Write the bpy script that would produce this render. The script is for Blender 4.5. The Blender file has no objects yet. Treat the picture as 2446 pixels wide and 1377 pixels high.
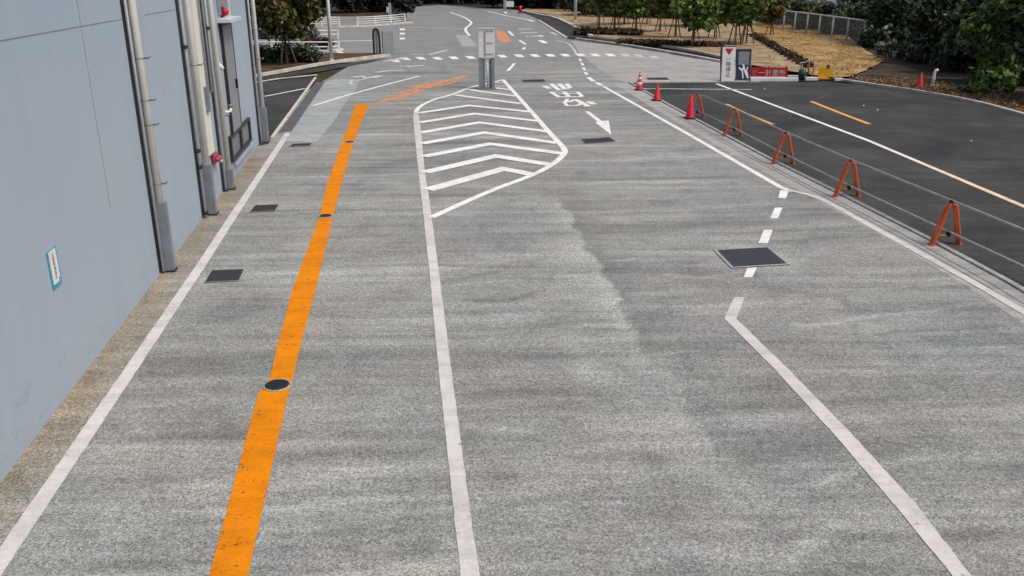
import bpy, bmesh, math, random
import numpy as np
from mathutils import Vector, Matrix
R = math.radians
random.seed(7); rng = np.random.default_rng(7)
SC = bpy.context.scene
COL = SC.collection

# ------------------------------------------------------------------ camera
W, H, F = 2446.0, 1377.0, 2080.0
PITCH, CH = R(20.0), 4.6
cp, sp = math.cos(PITCH), math.sin(PITCH)
cam_d = bpy.data.cameras.new('camera'); cam = bpy.data.objects.new('camera', cam_d); COL.objects.link(cam)
cam_d.sensor_width = 36.0; cam_d.lens = 36.0 * F / W
cam_d.clip_start = 0.1; cam_d.clip_end = 2000
cam.location = (0, 0, CH); cam.rotation_euler = (R(90) - PITCH, 0, 0)
SC.camera = cam

# ------------------------------------------------------------------ light (bright overcast)
SUN_EL, SUN_AZ = R(58), R(115)
wd = bpy.data.worlds.new('World'); SC.world = wd; wd.use_nodes = True
nt = wd.node_tree; bg = nt.nodes['Background']
sky = nt.nodes.new('ShaderNodeTexSky'); sky.sky_type = 'NISHITA'; sky.sun_disc = False
sky.sun_elevation = SUN_EL; sky.sun_rotation = SUN_AZ
sky.air_density = 1.0; sky.dust_density = 6.0; sky.ozone_density = 1.0
nt.links.new(sky.outputs[0], bg.inputs[0]); bg.inputs[1].default_value = 0.12
sd = bpy.data.lights.new('sun', 'SUN'); sd.energy = 1.4; sd.angle = R(12); sd.color = (1.0, 0.965, 0.89)
so = bpy.data.objects.new('sun', sd); COL.objects.link(so)
sdir = Vector((math.sin(SUN_AZ) * math.cos(SUN_EL), math.cos(SUN_AZ) * math.cos(SUN_EL), math.sin(SUN_EL)))
so.rotation_euler = sdir.to_track_quat('Z', 'Y').to_euler()
SC.view_settings.view_transform = 'Standard'; SC.view_settings.look = 'None'
SC.view_settings.gamma = 1.0; SC.view_settings.exposure = 0.09

# ------------------------------------------------------------------ measuring: a ray of the photograph met with the ground / the wall
def ray(x, y):
    u = (x - W / 2) / F; v = (y - H / 2) / F
    return Vector((u, cp - v * sp, -(sp + v * cp)))
def G(x, y, z=0.0):
    r = ray(x, y); t = (z - CH) / r.z
    return Vector((r.x * t, r.y * t, z))
def height(px, pyb, pyt):                     # height of an upright thing standing at (px, pyb) whose top shows at pyt
    g = G(px, pyb); r = ray(px, pyt)
    return CH + r.z * g.y / r.y
WP = Vector((-4.89, 7.18, 0)); WD = Vector((-0.1289, 0.99166, 0)); WN = Vector((0.99166, 0.1289, 0))
def Wp(x, y, off=0.0):                        # (distance along the wall, height)
    r = ray(x, y); o = Vector((0, 0, CH))
    t = (off - (o - WP).dot(WN)) / r.dot(WN)
    p = o + r * t
    return (p - WP).dot(WD), p.z
def wpt(s, z, off=0.0): return WP + WD * s + WN * off + Vector((0, 0, z))

# ------------------------------------------------------------------ object helpers
def tag(o, label=None, cat=None, group=None, kind=None):
    if label: o['label'] = label
    if cat: o['category'] = cat
    if group: o['group'] = group
    if kind: o['kind'] = kind
    return o
def thing(name, loc, label, cat, group=None, rz=0.0):
    o = bpy.data.objects.new(name, None); COL.objects.link(o)
    o.location = loc; o.rotation_euler = (0, 0, rz); o.empty_display_size = 0.2
    return tag(o, label, cat, group)
def link(name, me, parent=None):
    o = bpy.data.objects.new(name, me); COL.objects.link(o)
    if parent: o.parent = parent
    return o
class MB:
    def __init__(self): self.bm = bmesh.new()
    def box(self, c, size, rot=None, bevel=0.0):
        m = Matrix.Translation(Vector(c)) @ (rot.to_4x4() if rot else Matrix()) @ Matrix.Diagonal((*size, 1))
        r = bmesh.ops.create_cube(self.bm, size=1.0, matrix=m)
        if bevel:
            es = {e for v in r['verts'] for e in v.link_edges}
            bmesh.ops.bevel(self.bm, geom=list(es), offset=bevel, segments=2, affect='EDGES')
        return self
    def tube(self, pts, rad, n=10, caps=True):
        pts = [Vector(p) for p in pts]; rings = []
        rads = rad if isinstance(rad, (list, tuple)) else [rad] * len(pts)
        up = None
        for i, p in enumerate(pts):
            a = pts[max(i - 1, 0)]; b = pts[min(i + 1, len(pts) - 1)]
            t = (b - a).normalized()
            if up is None: up = t.orthogonal().normalized()
            up = (up - t * up.dot(t)).normalized(); sd_ = t.cross(up)
            rings.append([self.bm.verts.new(p + (up * math.cos(2 * math.pi * k / n) + sd_ * math.sin(2 * math.pi * k / n)) * rads[i]) for k in range(n)])
        for a, b in zip(rings, rings[1:]):
            for k in range(n):
                f = self.bm.faces.new((a[k], a[(k + 1) % n], b[(k + 1) % n], b[k])); f.smooth = True
        if caps:
            self.bm.faces.new(rings[0][::-1]); self.bm.faces.new(rings[-1])
        return self
    def lathe(self, prof, n=20, c=(0, 0, 0)):
        c = Vector(c)
        rings = [[self.bm.verts.new(c + Vector((r * math.cos(2 * math.pi * k / n), r * math.sin(2 * math.pi * k / n), z))) for k in range(n)] for r, z in prof]
        for a, b in zip(rings, rings[1:]):
            for k in range(n):
                f = self.bm.faces.new((a[k], a[(k + 1) % n], b[(k + 1) % n], b[k])); f.smooth = True
        self.bm.faces.new(rings[0][::-1]); self.bm.faces.new(rings[-1])
        return self
    def poly(self, pts, z=None):
        vs = [self.bm.verts.new((p[0], p[1], p[2] if z is None else z)) for p in pts]
        f = self.bm.faces.new(vs)
        if z is not None and f.normal.z < 0: f.normal_flip()
        f.normal_update()
        if z is not None and f.normal.z < 0: f.normal_flip()
        if len(vs) > 4: bmesh.ops.triangulate(self.bm, faces=[f])
        return self
    def ribbon(self, L, Rr, z):
        a = [self.bm.verts.new((p[0], p[1], z)) for p in L]; b = [self.bm.verts.new((p[0], p[1], z)) for p in Rr]
        for i in range(len(a) - 1):
            f = self.bm.faces.new((a[i], b[i], b[i + 1], a[i + 1])); f.normal_update()
            if f.normal.z < 0: f.normal_flip()
        return self
    def stroke(self, pts, w, z):
        L, Rr = offset2(pts, w)
        return self.ribbon(L, Rr, z)
    def build(self, name, m, parent=None):
        me = bpy.data.meshes.new(name); self.bm.to_mesh(me); self.bm.free()
        if m: me.materials.append(m)
        return link(name, me, parent)
def offset2(pts, w):
    pts = [Vector((p[0], p[1])) for p in pts]; L, Rr = [], []
    for i, p in enumerate(pts):
        d1 = (p - pts[i - 1]).normalized() if i else (pts[1] - p).normalized()
        d2 = (pts[i + 1] - p).normalized() if i < len(pts) - 1 else d1
        t = (d1 + d2).normalized(); nrm = Vector((-t.y, t.x)); k = 1.0 / max(0.45, nrm.dot(Vector((-d1.y, d1.x))))
        L.append(p + nrm * w / 2 * k); Rr.append(p - nrm * w / 2 * k)
    return L, Rr
def resample(pts, step):
    pts = [Vector((p[0], p[1])) for p in pts]; out = [pts[0]]
    for a, b in zip(pts, pts[1:]):
        n = max(1, int((b - a).length / step))
        for k in range(1, n + 1): out.append(a.lerp(b, k / n))
    return out
def smooth(pts, it=2):
    pts = [Vector((p[0], p[1])) for p in pts]
    for _ in range(it):
        q = [pts[0]]
        for a, b in zip(pts, pts[1:]): q += [a.lerp(b, .25), a.lerp(b, .75)]
        pts = q + [pts[-1]]
    return pts
def kerb(name, px, w, h, m, z0=0.0, sm=1):
    pts = smooth([G(*p) for p in px], sm); L, Rr = offset2(pts, w); mb = MB(); bm = mb.bm
    rows = [[bm.verts.new((a.x, a.y, z0)), bm.verts.new((a.x, a.y, z0 + h)), bm.verts.new((b.x, b.y, z0 + h)), bm.verts.new((b.x, b.y, z0))] for a, b in zip(L, Rr)]
    for r0, r1 in zip(rows, rows[1:]):
        for k in range(3): bm.faces.new((r0[k], r0[k + 1], r1[k + 1], r1[k]))
    bm.faces.new(rows[0]); bm.faces.new(rows[-1][::-1]); bmesh.ops.recalc_face_normals(bm, faces=bm.faces)
    return tag(mb.build(name, m), kind='structure')

# ------------------------------------------------------------------ materials
def new_mat(name):
    m = bpy.data.materials.new(name); m.use_nodes = True
    return m, m.node_tree.nodes, m.node_tree.links, m.node_tree.nodes['Principled BSDF']
def noise(N, L, scale, detail=4, rough=0.6, vec=None, stretch=None, dist=0.0):
    n = N.new('ShaderNodeTexNoise'); n.inputs['Scale'].default_value = scale; n.inputs['Detail'].default_value = detail
    n.inputs['Roughness'].default_value = rough; n.inputs['Distortion'].default_value = dist
    tc = N.new('ShaderNodeNewGeometry').outputs['Position'] if vec is None else vec
    if stretch:
        mp = N.new('ShaderNodeMapping'); mp.inputs['Scale'].default_value = stretch[:3]
        if len(stretch) > 3: mp.inputs['Rotation'].default_value = (0, 0, stretch[3])
        L.new(tc, mp.inputs[0]); tc = mp.outputs[0]
    L.new(tc, n.inputs['Vector']); return n.outputs['Fac']
def ramp(N, L, fac, stops):
    r = N.new('ShaderNodeValToRGB'); e = r.color_ramp.elements
    while len(e) < len(stops): e.new(0.5)
    for x, (p, c) in zip(e, stops): x.position = p; x.color = (*c, 1) if len(c) == 3 else c
    L.new(fac, r.inputs[0]); return r.outputs[0]
def mixc(N, L, fac, a, b, mode='MIX'):
    m = N.new('ShaderNodeMix'); m.data_type = 'RGBA'; m.blend_type = mode
    for s, i in ((fac, 0), (a, 6), (b, 7)):
        if isinstance(s, (int, float)): m.inputs[i].default_value = s
        elif isinstance(s, tuple): m.inputs[i].default_value = (*s, 1)
        else: L.new(s, m.inputs[i])
    return m.outputs[2]
def g3(v): return (v, v, v)
def bump(N, L, P, h, strength=0.3, dist=0.01):
    b = N.new('ShaderNodeBump'); b.inputs['Strength'].default_value = strength; b.inputs['Distance'].default_value = dist
    L.new(h, b.inputs['Height']); L.new(b.outputs[0], P.inputs['Normal'])
def plain(name, c, rough=0.6, metal=0.0, var=0.25, scale=6.0, spec=0.4):
    m, N, L, P = new_mat(name)
    n = noise(N, L, scale, 5, 0.65, N.new('ShaderNodeTexCoord').outputs['Object'])
    col = ramp(N, L, n, [(0.3, tuple(x * (1 - var) for x in c)), (0.7, tuple(min(1, x * (1 + var * .6)) for x in c))])
    L.new(col, P.inputs['Base Color']); P.inputs['Roughness'].default_value = rough; P.inputs['Metallic'].default_value = metal
    P.inputs['Specular IOR Level'].default_value = spec
    return m

def concrete_mat(name, base, warm, speck=1.0, attr=False, rot=R(-4)):
    m, N, L, P = new_mat(name)
    n1 = noise(N, L, 0.35, 6, 0.6, dist=0.6)                       # big patches
    col = ramp(N, L, n1, [(0.28, base), (0.5, tuple((a + b) / 2 for a, b in zip(base, warm))), (0.72, warm)])
    n2 = noise(N, L, 1.0, 5, 0.7, stretch=(0.22, 3.2, 1, rot))      # broom / tyre bands across the lane
    col = mixc(N, L, 1.0, col, ramp(N, L, n2, [(0.3, g3(0.76)), (0.5, g3(1.0)), (0.7, g3(1.2))]), 'MULTIPLY')
    n2b = noise(N, L, 1.0, 4, 0.75, stretch=(0.45, 9, 1, rot * .6), dist=0.3)
    gt = ramp(N, L, noise(N, L, 0.5, 4, 0.6), [(0.38, g3(0.1)), (0.6, g3(1.0))])   # the brooming shows in places only
    col = mixc(N, L, gt, col, mixc(N, L, 1.0, col, ramp(N, L, n2b, [(0.32, g3(0.72)), (0.42, g3(0.95)), (0.58, g3(1.02)), (0.70, g3(1.22))]), 'MULTIPLY'))
    n3 = noise(N, L, 1.1, 7, 0.75, dist=0.6)
    col = mixc(N, L, 1.0, col, ramp(N, L, n3, [(0.28, g3(0.74)), (0.5, g3(0.98)), (0.72, g3(1.16))]), 'MULTIPLY')
    vo = N.new('ShaderNodeTexVoronoi'); vo.inputs['Scale'].default_value = 75.0; L.new(N.new('ShaderNodeNewGeometry').outputs['Position'], vo.inputs['Vector'])
    sv = N.new('ShaderNodeSeparateColor'); L.new(vo.outputs['Color'], sv.inputs[0]); n4 = sv.outputs[0]      # separate stones
    col = mixc(N, L, speck, col, ramp(N, L, n4, [(0.0, g3(0.45)), (0.3, g3(0.88)), (0.7, g3(1.08)), (1.0, g3(1.6))]), 'MULTIPLY')
    n5 = noise(N, L, 17.0, 4, 0.8)
    col = mixc(N, L, speck, col, ramp(N, L, n5, [(0.34, g3(0.82)), (0.5, g3(1.0)), (0.66, g3(1.18))]), 'MULTIPLY')
    hue = ramp(N, L, noise(N, L, 0.45, 5, 0.65, stretch=(1, 1.3, 1)), [(0.3, (1.06, 0.985, 1.0)), (0.48, g3(1.0)), (0.62, (0.97, 1.02, 0.985)), (0.75, (0.95, 1.0, 1.05))])
    col = mixc(N, L, 0.8, col, hue, 'MULTIPLY')
    if attr:
        a = N.new('ShaderNodeAttribute'); a.attribute_name = 'stain'
        s = N.new('ShaderNodeSeparateColor'); L.new(a.outputs['Color'], s.inputs[0])
        col = mixc(N, L, s.outputs[0], col, mixc(N, L, 1.0, col, (1.60, 1.61, 1.56), 'MULTIPLY'))
        col = mixc(N, L, s.outputs[1], col, mixc(N, L, 1.0, col, (1.0, 0.86, 0.70), 'MULTIPLY'))
        col = mixc(N, L, s.outputs[2], col, mixc(N, L, 1.0, col, (0.66, 0.67, 0.68), 'MULTIPLY'))
        # hairline cracks
        v = N.new('ShaderNodeTexVoronoi'); v.feature = 'DISTANCE_TO_EDGE'; v.inputs['Scale'].default_value = 0.45
        mp = N.new('ShaderNodeMapping'); mp.inputs['Scale'].default_value = (0.5, 1.6, 1)
        ad = N.new('ShaderNodeMix'); ad.data_type = 'RGBA'; ad.inputs[0].default_value = 0.12
        gp = N.new('ShaderNodeNewGeometry').outputs['Position']; nn = N.new('ShaderNodeTexNoise'); nn.inputs['Scale'].default_value = 1.5
        L.new(gp, nn.inputs['Vector']); L.new(gp, ad.inputs[6]); L.new(nn.outputs['Color'], ad.inputs[7]); L.new(ad.outputs[2], mp.inputs[0]); L.new(mp.outputs[0], v.inputs['Vector'])
        msk = ramp(N, L, v.outputs['Distance'], [(0.0, g3(1.0)), (0.006, g3(0.0))])
        gate = ramp(N, L, noise(N, L, 0.22, 2), [(0.52, g3(0)), (0.6, g3(0.55))])
        mm = N.new('ShaderNodeMath'); mm.operation = 'MULTIPLY'; L.new(msk, mm.inputs[0]); L.new(gate, mm.inputs[1])
        col = mixc(N, L, mm.outputs[0], col, (0.11, 0.105, 0.1))
    L.new(col, P.inputs['Base Color']); P.inputs['Roughness'].default_value = 0.88; P.inputs['Specular IOR Level'].default_value = 0.25
    bump(N, L, P, n5, 0.2, 0.006)
    return m
def paint_mat(name, c, under, chip=0.36, speck=0.1):
    m, N, L, P = new_mat(name)
    n = noise(N, L, 7.0, 10, 0.8); k = ramp(N, L, n, [(chip - 0.05, g3(0)), (chip, g3(1))])
    col = mixc(N, L, k, under, ramp(N, L, noise(N, L, 1.7, 7, 0.75), [(0.3, tuple(x * 0.74 for x in c)), (0.55, c)]))
    col = mixc(N, L, 1.0, col, ramp(N, L, noise(N, L, 1.0, 6, 0.75, stretch=(0.7, 5, 1)), [(0.3, g3(0.78)), (0.5, g3(1.0))]), 'MULTIPLY')
    n4 = noise(N, L, 60.0, 3, 0.8)
    col = mixc(N, L, 1.0, col, ramp(N, L, n4, [(0.3, g3(1 - speck * 2)), (0.55, g3(1.0))]), 'MULTIPLY')
    L.new(col, P.inputs['Base Color']); P.inputs['Roughness'].default_value = 0.8; P.inputs['Specular IOR Level'].default_value = 0.12
    return m
def worn_mat(name, c, under, lo=0.42, hi=0.56):      # old paint, mostly rubbed away
    m, N, L, P = new_mat(name)
    k = ramp(N, L, noise(N, L, 3.5, 8, 0.7, dist=0.5), [(lo, g3(0.0)), (hi, g3(0.9))])
    L.new(mixc(N, L, k, under, c), P.inputs['Base Color']); P.inputs['Roughness'].default_value = 0.85
    return m
def soil_mat(name, c1, c2, c3, sc=1.2):
    m, N, L, P = new_mat(name)
    n = noise(N, L, sc, 10, 0.72, dist=0.5)
    col = ramp(N, L, n, [(0.3, c1), (0.5, c2), (0.68, c3)])
    n2 = noise(N, L, 14, 4, 0.8); col = mixc(N, L, 1.0, col, ramp(N, L, n2, [(0.3, g3(0.72)), (0.7, g3(1.2))]), 'MULTIPLY')
    n3 = noise(N, L, 1.0, 6, 0.7, stretch=(0.4, 0.75, 1), dist=1.4); col = mixc(N, L, 1.0, col, ramp(N, L, n3, [(0.36, (0.42, 0.36, 0.32)), (0.46, g3(0.9)), (0.6, g3(1.1)), (0.7, g3(1.25))]), 'MULTIPLY')
    L.new(col, P.inputs['Base Color']); P.inputs['Roughness'].default_value = 0.95; P.inputs['Specular IOR Level'].default_value = 0.1
    bump(N, L, P, n2, 0.4, 0.04)
    return m
def leaf_mat(name, dark, mid, light, trans=0.25):
    m, N, L, P = new_mat(name)
    gi = N.new('ShaderNodeNewGeometry')
    col = ramp(N, L, gi.outputs['Random Per Island'], [(0.0, dark), (0.55, mid), (1.0, light)])
    n = noise(N, L, 1.1, 4, 0.6)
    col = mixc(N, L, 1.0, col, ramp(N, L, n, [(0.3, g3(0.6)), (0.7, g3(1.3))]), 'MULTIPLY')
    L.new(col, P.inputs['Base Color']); P.inputs['Roughness'].default_value = 0.5; P.inputs['Specular IOR Level'].default_value = 0.35
    t = N.new('ShaderNodeBsdfTranslucent'); L.new(col, t.inputs[0]); mx = N.new('ShaderNodeMixShader'); mx.inputs[0].default_value = trans
    out = N['Material Output']; L.new(P.outputs[0], mx.inputs[1]); L.new(t.outputs[0], mx.inputs[2]); L.new(mx.outputs[0], out.inputs[0])
    return m
def wall_mat():
    m, N, L, P = new_mat('painted_wall')
    c = ramp(N, L, noise(N, L, 0.35, 5, 0.55), [(0.3, (0.345, 0.435, 0.535)), (0.7, (0.395, 0.46, 0.53))])
    st = noise(N, L, 1.0, 5, 0.7, stretch=(3.0, 3.0, 0.25))
    c = mixc(N, L, 1.0, c, ramp(N, L, st, [(0.25, g3(0.955)), (0.75, g3(1.03))]), 'MULTIPLY')
    # scuffs and splash dirt low on the wall
    z = N.new('ShaderNodeSeparateXYZ'); L.new(N.new('ShaderNodeNewGeometry').outputs['Position'], z.inputs[0])
    zr = ramp(N, L, z.outputs[2], [(0.0, g3(1.0)), (0.5, g3(0.5)), (1.0, g3(0.0))])
    sc = ramp(N, L, noise(N, L, 1.0, 8, 0.75, stretch=(2.2, 2.2, 5.0), dist=1.2), [(0.55, g3(0)), (0.68, g3(0.55))])
    mm = N.new('ShaderNodeMath'); mm.operation = 'MULTIPLY'; L.new(zr, mm.inputs[0]); L.new(sc, mm.inputs[1])
    c = mixc(N, L, mm.outputs[0], c, (0.16, 0.165, 0.165))
    n4 = noise(N, L, 30, 3, 0.7)
    c = mixc(N, L, 1.0, c, ramp(N, L, n4, [(0.3, g3(0.96)), (0.7, g3(1.03))]), 'MULTIPLY')
    L.new(c, P.inputs['Base Color']); P.inputs['Roughness'].default_value = 0.55; P.inputs['Specular IOR Level'].default_value = 0.35
    bump(N, L, P, n4, 0.08, 0.004)
    return m

CONC = (0.240, 0.256, 0.258); WARM = (0.280, 0.270, 0.250)
M = {}
M['yard'] = concrete_mat('broomed_concrete', CONC, WARM, attr=True)
M['pave'] = concrete_mat('pale_concrete', (0.34, 0.34, 0.335), (0.38, 0.36, 0.345), 0.5)
M['patch'] = concrete_mat('new_concrete', (0.33, 0.36, 0.37), (0.36, 0.38, 0.375), 0.4)
M['road'] = concrete_mat('old_asphalt', (0.215, 0.225, 0.23), (0.262, 0.258, 0.255), 0.6, rot=R(2))
M['asphalt'] = concrete_mat('new_asphalt', (0.024, 0.028, 0.031), (0.074, 0.073, 0.070), 0.8, rot=R(24))
M['gutter'] = concrete_mat('dark_gutter', (0.10, 0.11, 0.12), (0.12, 0.125, 0.13), 0.4)
M['kerb'] = plain('kerb_concrete', (0.60, 0.55, 0.49), 0.85, var=0.35, scale=2)
M['white'] = paint_mat('white_road_paint', (0.64, 0.62, 0.605), (0.30, 0.29, 0.28), 0.405)
M['white2'] = paint_mat('bright_road_paint', (0.86, 0.85, 0.84), (0.3, 0.3, 0.3), 0.40, 0.08)
M['faint'] = worn_mat('worn_white_paint', (0.62, 0.61, 0.60), (0.26, 0.262, 0.26), 0.36, 0.52)
M['orange'] = paint_mat('orange_road_paint', (0.78, 0.245, 0.004), (0.16, 0.07, 0.03), 0.425, 0.14)
M['worn_orange'] = worn_mat('worn_orange_paint', (0.85, 0.235, 0.02), (0.255, 0.25, 0.245), 0.42, 0.58)
def edge_paint():
    m = paint_mat('edge_line_paint', (0.86, 0.85, 0.84), (0.2, 0.19, 0.18), 0.35); N, L = m.node_tree.nodes, m.node_tree.links; P = N['Principled BSDF']
    src = P.inputs['Base Color'].links[0].from_socket; x = N.new('ShaderNodeSeparateXYZ'); L.new(N.new('ShaderNodeNewGeometry').outputs['Position'], x.inputs[0])
    mr = N.new('ShaderNodeMapRange'); mr.inputs[1].default_value = 27; mr.inputs[2].default_value = 18; L.new(x.outputs[1], mr.inputs[0])
    L.new(mixc(N, L, mr.outputs[0], src, mixc(N, L, 1.0, src, (0.97, 0.75, 0.53), 'MULTIPLY')), P.inputs['Base Color']); return m
M['cream'] = edge_paint()
M['amber'] = paint_mat('amber_dash_paint', (0.85, 0.42, 0.12), (0.2, 0.1, 0.05), 0.34)
M['wall'] = wall_mat()
M['joint'] = plain('joint_sealant', (0.20, 0.235, 0.27), 0.7)
M['beige'] = plain('beige_pipe', (0.74, 0.74, 0.68), 0.5, var=0.08)
M['steel'] = plain('galvanised_steel', (0.24, 0.265, 0.29), 0.5, 0.35, var=0.25)
M['pale_steel'] = plain('pale_galvanised_steel', (0.60, 0.63, 0.66), 0.5, 0.0, var=0.15)
M['sleeve'] = plain('grey_steel_cover', (0.24, 0.27, 0.31), 0.5, 0.2, var=0.2)
M['notice_red'] = plain('notice_red', (0.55, 0.16, 0.20), 0.5); M['notice_grey'] = plain('notice_grey', (0.22, 0.26, 0.27), 0.5)
M['strip'] = plain('mid_grey_strip', (0.36, 0.38, 0.41), 0.5)
M['rail'] = plain('galvanised_rail', (0.34, 0.355, 0.35), 0.5, 0.2, var=0.3)
M['dark'] = plain('dark_metal', (0.03, 0.034, 0.04), 0.5, 0.2)
M['black'] = plain('black_rubber', (0.012, 0.012, 0.013), 0.6)
M['iron'] = plain('cast_iron', (0.062, 0.066, 0.075), 0.6, 0.2, var=0.4, scale=30)
M['door'] = plain('grey_door_paint', (0.25, 0.265, 0.295), 0.5, var=0.1)
M['red'] = plain('red_paint', (0.50, 0.012, 0.02), 0.45, var=0.2)
M['pinkred'] = plain('faded_red', (0.42, 0.08, 0.10), 0.5)
M['cone'] = plain('cone_plastic', (0.62, 0.02, 0.03), 0.45, var=0.12)
M['conewhite'] = plain('reflective_white', (0.72, 0.66, 0.64), 0.45)
M['frame'] = plain('orange_frame_paint', (0.62, 0.125, 0.045), 0.45, var=0.3, scale=12)
M['wpaint'] = plain('white_paint', (0.78, 0.77, 0.76), 0.5, var=0.1)
M['teal'] = plain('teal_border', (0.04, 0.32, 0.50), 0.5, var=0.15)
M['navy'] = plain('navy_board', (0.028, 0.042, 0.085), 0.5, var=0.3)
M['maroon'] = plain('maroon_letters', (0.17, 0.03, 0.05), 0.5)
M['inkgrey'] = plain('grey_letters', (0.13, 0.16, 0.16), 0.5)
M['yellow'] = plain('yellow_board', (0.72, 0.40, 0.015), 0.5, var=0.15)
M['green'] = plain('green_plastic', (0.02, 0.09, 0.05), 0.5)
M['glass'] = plain('dull_glass', (0.16, 0.18, 0.19), 0.15, var=0.2)
M['bark'] = plain('bark', (0.075, 0.052, 0.035), 0.9, var=0.5, scale=10)
M['stake'] = plain('weathered_stake', (0.24, 0.185, 0.125), 0.85, var=0.4, scale=8)
M['soil'] = soil_mat('brown_soil', (0.055, 0.036, 0.024), (0.10, 0.065, 0.042), (0.16, 0.11, 0.07))
M['tan'] = soil_mat('dry_grass_ground', (0.20, 0.14, 0.085), (0.37, 0.275, 0.17), (0.50, 0.39, 0.26), 0.8)
M['straw'] = soil_mat('straw_slope', (0.17, 0.10, 0.045), (0.40, 0.25, 0.10), (0.56, 0.39, 0.18), 0.6)
M['darksoil'] = soil_mat('leaf_mould', (0.03, 0.025, 0.02), (0.065, 0.052, 0.042), (0.13, 0.105, 0.08))
M['earth'] = soil_mat('earth', (0.03, 0.028, 0.02), (0.06, 0.05, 0.035), (0.10, 0.08, 0.055))
M['l_dark'] = leaf_mat('dark_leaves', (0.006, 0.013, 0.006), (0.026, 0.052, 0.018), (0.22, 0.29, 0.13), 0.18)  # pale end of the ramp paints highlights onto the leaves
M['l_green'] = leaf_mat('green_leaves', (0.02, 0.045, 0.010), (0.10, 0.19, 0.04), (0.32, 0.43, 0.13))
M['l_olive'] = leaf_mat('olive_leaves', (0.022, 0.022, 0.006), (0.09, 0.085, 0.022), (0.28, 0.25, 0.09))
M['l_young'] = leaf_mat('young_tree_leaves', (0.03, 0.045, 0.010), (0.13, 0.175, 0.04), (0.34, 0.39, 0.13))
M['l_pale'] = leaf_mat('pale_leaves', (0.05, 0.065, 0.05), (0.16, 0.18, 0.15), (0.36, 0.38, 0.34))
M['l_brown'] = leaf_mat('brown_leaves', (0.025, 0.014, 0.007), (0.075, 0.042, 0.018), (0.17, 0.10, 0.045))
M['l_litter'] = leaf_mat('litter_leaves', (0.07, 0.04, 0.018), (0.22, 0.13, 0.05), (0.40, 0.27, 0.13))
M['l_straw'] = leaf_mat('dry_grass_blades', (0.26, 0.17, 0.08), (0.42, 0.29, 0.15), (0.56, 0.42, 0.24))
M['black_leaf'] = leaf_mat('shaded_wood_leaves', (0.003, 0.005, 0.003), (0.008, 0.012, 0.008), (0.022, 0.03, 0.02), 0.05)  # near black: deep shade under the trees put into the leaf colour
def mesh_mat():
    m, N, L, P = new_mat('wire_mesh'); P.inputs['Base Color'].default_value = (0.16, 0.19, 0.21, 1); P.inputs['Roughness'].default_value = 0.5
    n = noise(N, L, 3, 3); t = N.new('ShaderNodeBsdfTransparent'); mx = N.new('ShaderNodeMixShader')
    L.new(ramp(N, L, n, [(0.3, g3(0.42)), (0.7, g3(0.55))]), mx.inputs[0])
    L.new(t.outputs[0], mx.inputs[2]); L.new(P.outputs[0], mx.inputs[1]); L.new(mx.outputs[0], N['Material Output'].inputs[0])
    return m
M['mesh'] = mesh_mat()

# ================================================================== ground sheets
def sheet(name, px, z, m, pts=None):
    P = pts if pts else [G(*p) for p in px]
    return tag(MB().poly(P, z).build(name, m), kind='structure')
def bed(name, px, z, m, amp=.05):          # planted ground with an uneven outline
    P = [G(*p) for p in px]; out = []; q = random.Random(3)
    for a, b in zip(P, P[1:] + P[:1]):
        n_ = max(1, min(40, int((b - a).length / .5)))
        for k in range(n_): c = a.lerp(b, k / n_); out.append((c.x + q.gauss(0, amp), c.y + q.gauss(0, amp)))
    return tag(MB().poly(out, z).build(name, m), kind='structure')
def S(o): return tag(o, kind='structure')
MB_ = MB(); MB_.poly([(-700, -100), (700, -100), (700, 1200), (-700, 1200)], -0.05); S(MB_.build('ground', M['earth']))

# concrete yard: a fine grid carrying the stains (pale slurry trail, dirt along the wall, damp patches)
def seg_dist(P, line):
    best = np.full(len(P), 1e9); side = np.zeros(len(P))
    for (a, b) in zip(line, line[1:]):
        a = np.array(a[:2]); b = np.array(b[:2]); d = b - a; t = np.clip(((P - a) @ d) / (d @ d), 0, 1)
        q = a + t[:, None] * d; r = P - q; dd = np.hypot(r[:, 0], r[:, 1])
        cr = d[0] * r[:, 1] - d[1] * r[:, 0]; k = dd < best; best[k] = dd[k]; side[k] = np.sign(cr[k])
    return best, side
xs = np.arange(-8.4, 11.0, 0.07); ys = np.concatenate([np.arange(2.0, 5.4, 0.3), np.arange(5.4, 22, 0.06), np.arange(22, 50.2, 0.2)])
gx, gy = np.meshgrid(xs, ys); P = np.stack([gx.ravel(), gy.ravel()], 1)
nx, ny = len(xs), len(ys)
wob = 0.16 * np.sin(P[:, 0] * 3.1 + P[:, 1] * 2.3) + 0.10 * np.sin(P[:, 1] * 5.7 - P[:, 0] * 4.1 + 1) + 0.07 * np.sin(P[:, 0] * 11 + P[:, 1] * 9)
Pw = P + np.stack([wob, wob * .6], 1) * 0.7
Pe = P + np.stack([0.05 * np.sin(P[:, 1] * 4.3 + P[:, 0]) + 0.03 * np.sin(P[:, 1] * 9.1), 0.03 * np.sin(P[:, 0] * 7)], 1)
edge = [G(*p) for p in [(1288, 432), (1330, 475), (1362, 520), (1385, 575), (1430, 640), (1470, 700), (1500, 790), (1545, 860), (1625, 930), (1640, 990), (1700, 1080), (1760, 1170), (1815, 1270), (1860, 1377), (1900, 1500)]]
d, s = seg_dist(Pe, edge)
st = np.where(s > 0, 0, 0) * 1.0
left = s > 0 if s[np.argmin(np.hypot(P[:, 0] - G(1200, 700).x, P[:, 1] - G(1200, 700).y))] > 0 else s < 0
fade = np.clip((P[:, 1] - 5.5) / 6, 0.6, 1.0)
st = np.where(left, np.clip(.85 * np.exp(-(d / 0.65) ** 1.1), 0, 1), np.clip(1 - d / 0.05, 0, 1)) * fade * np.clip((18.8 - P[:, 1]) / 1.5, 0, 1)
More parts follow.
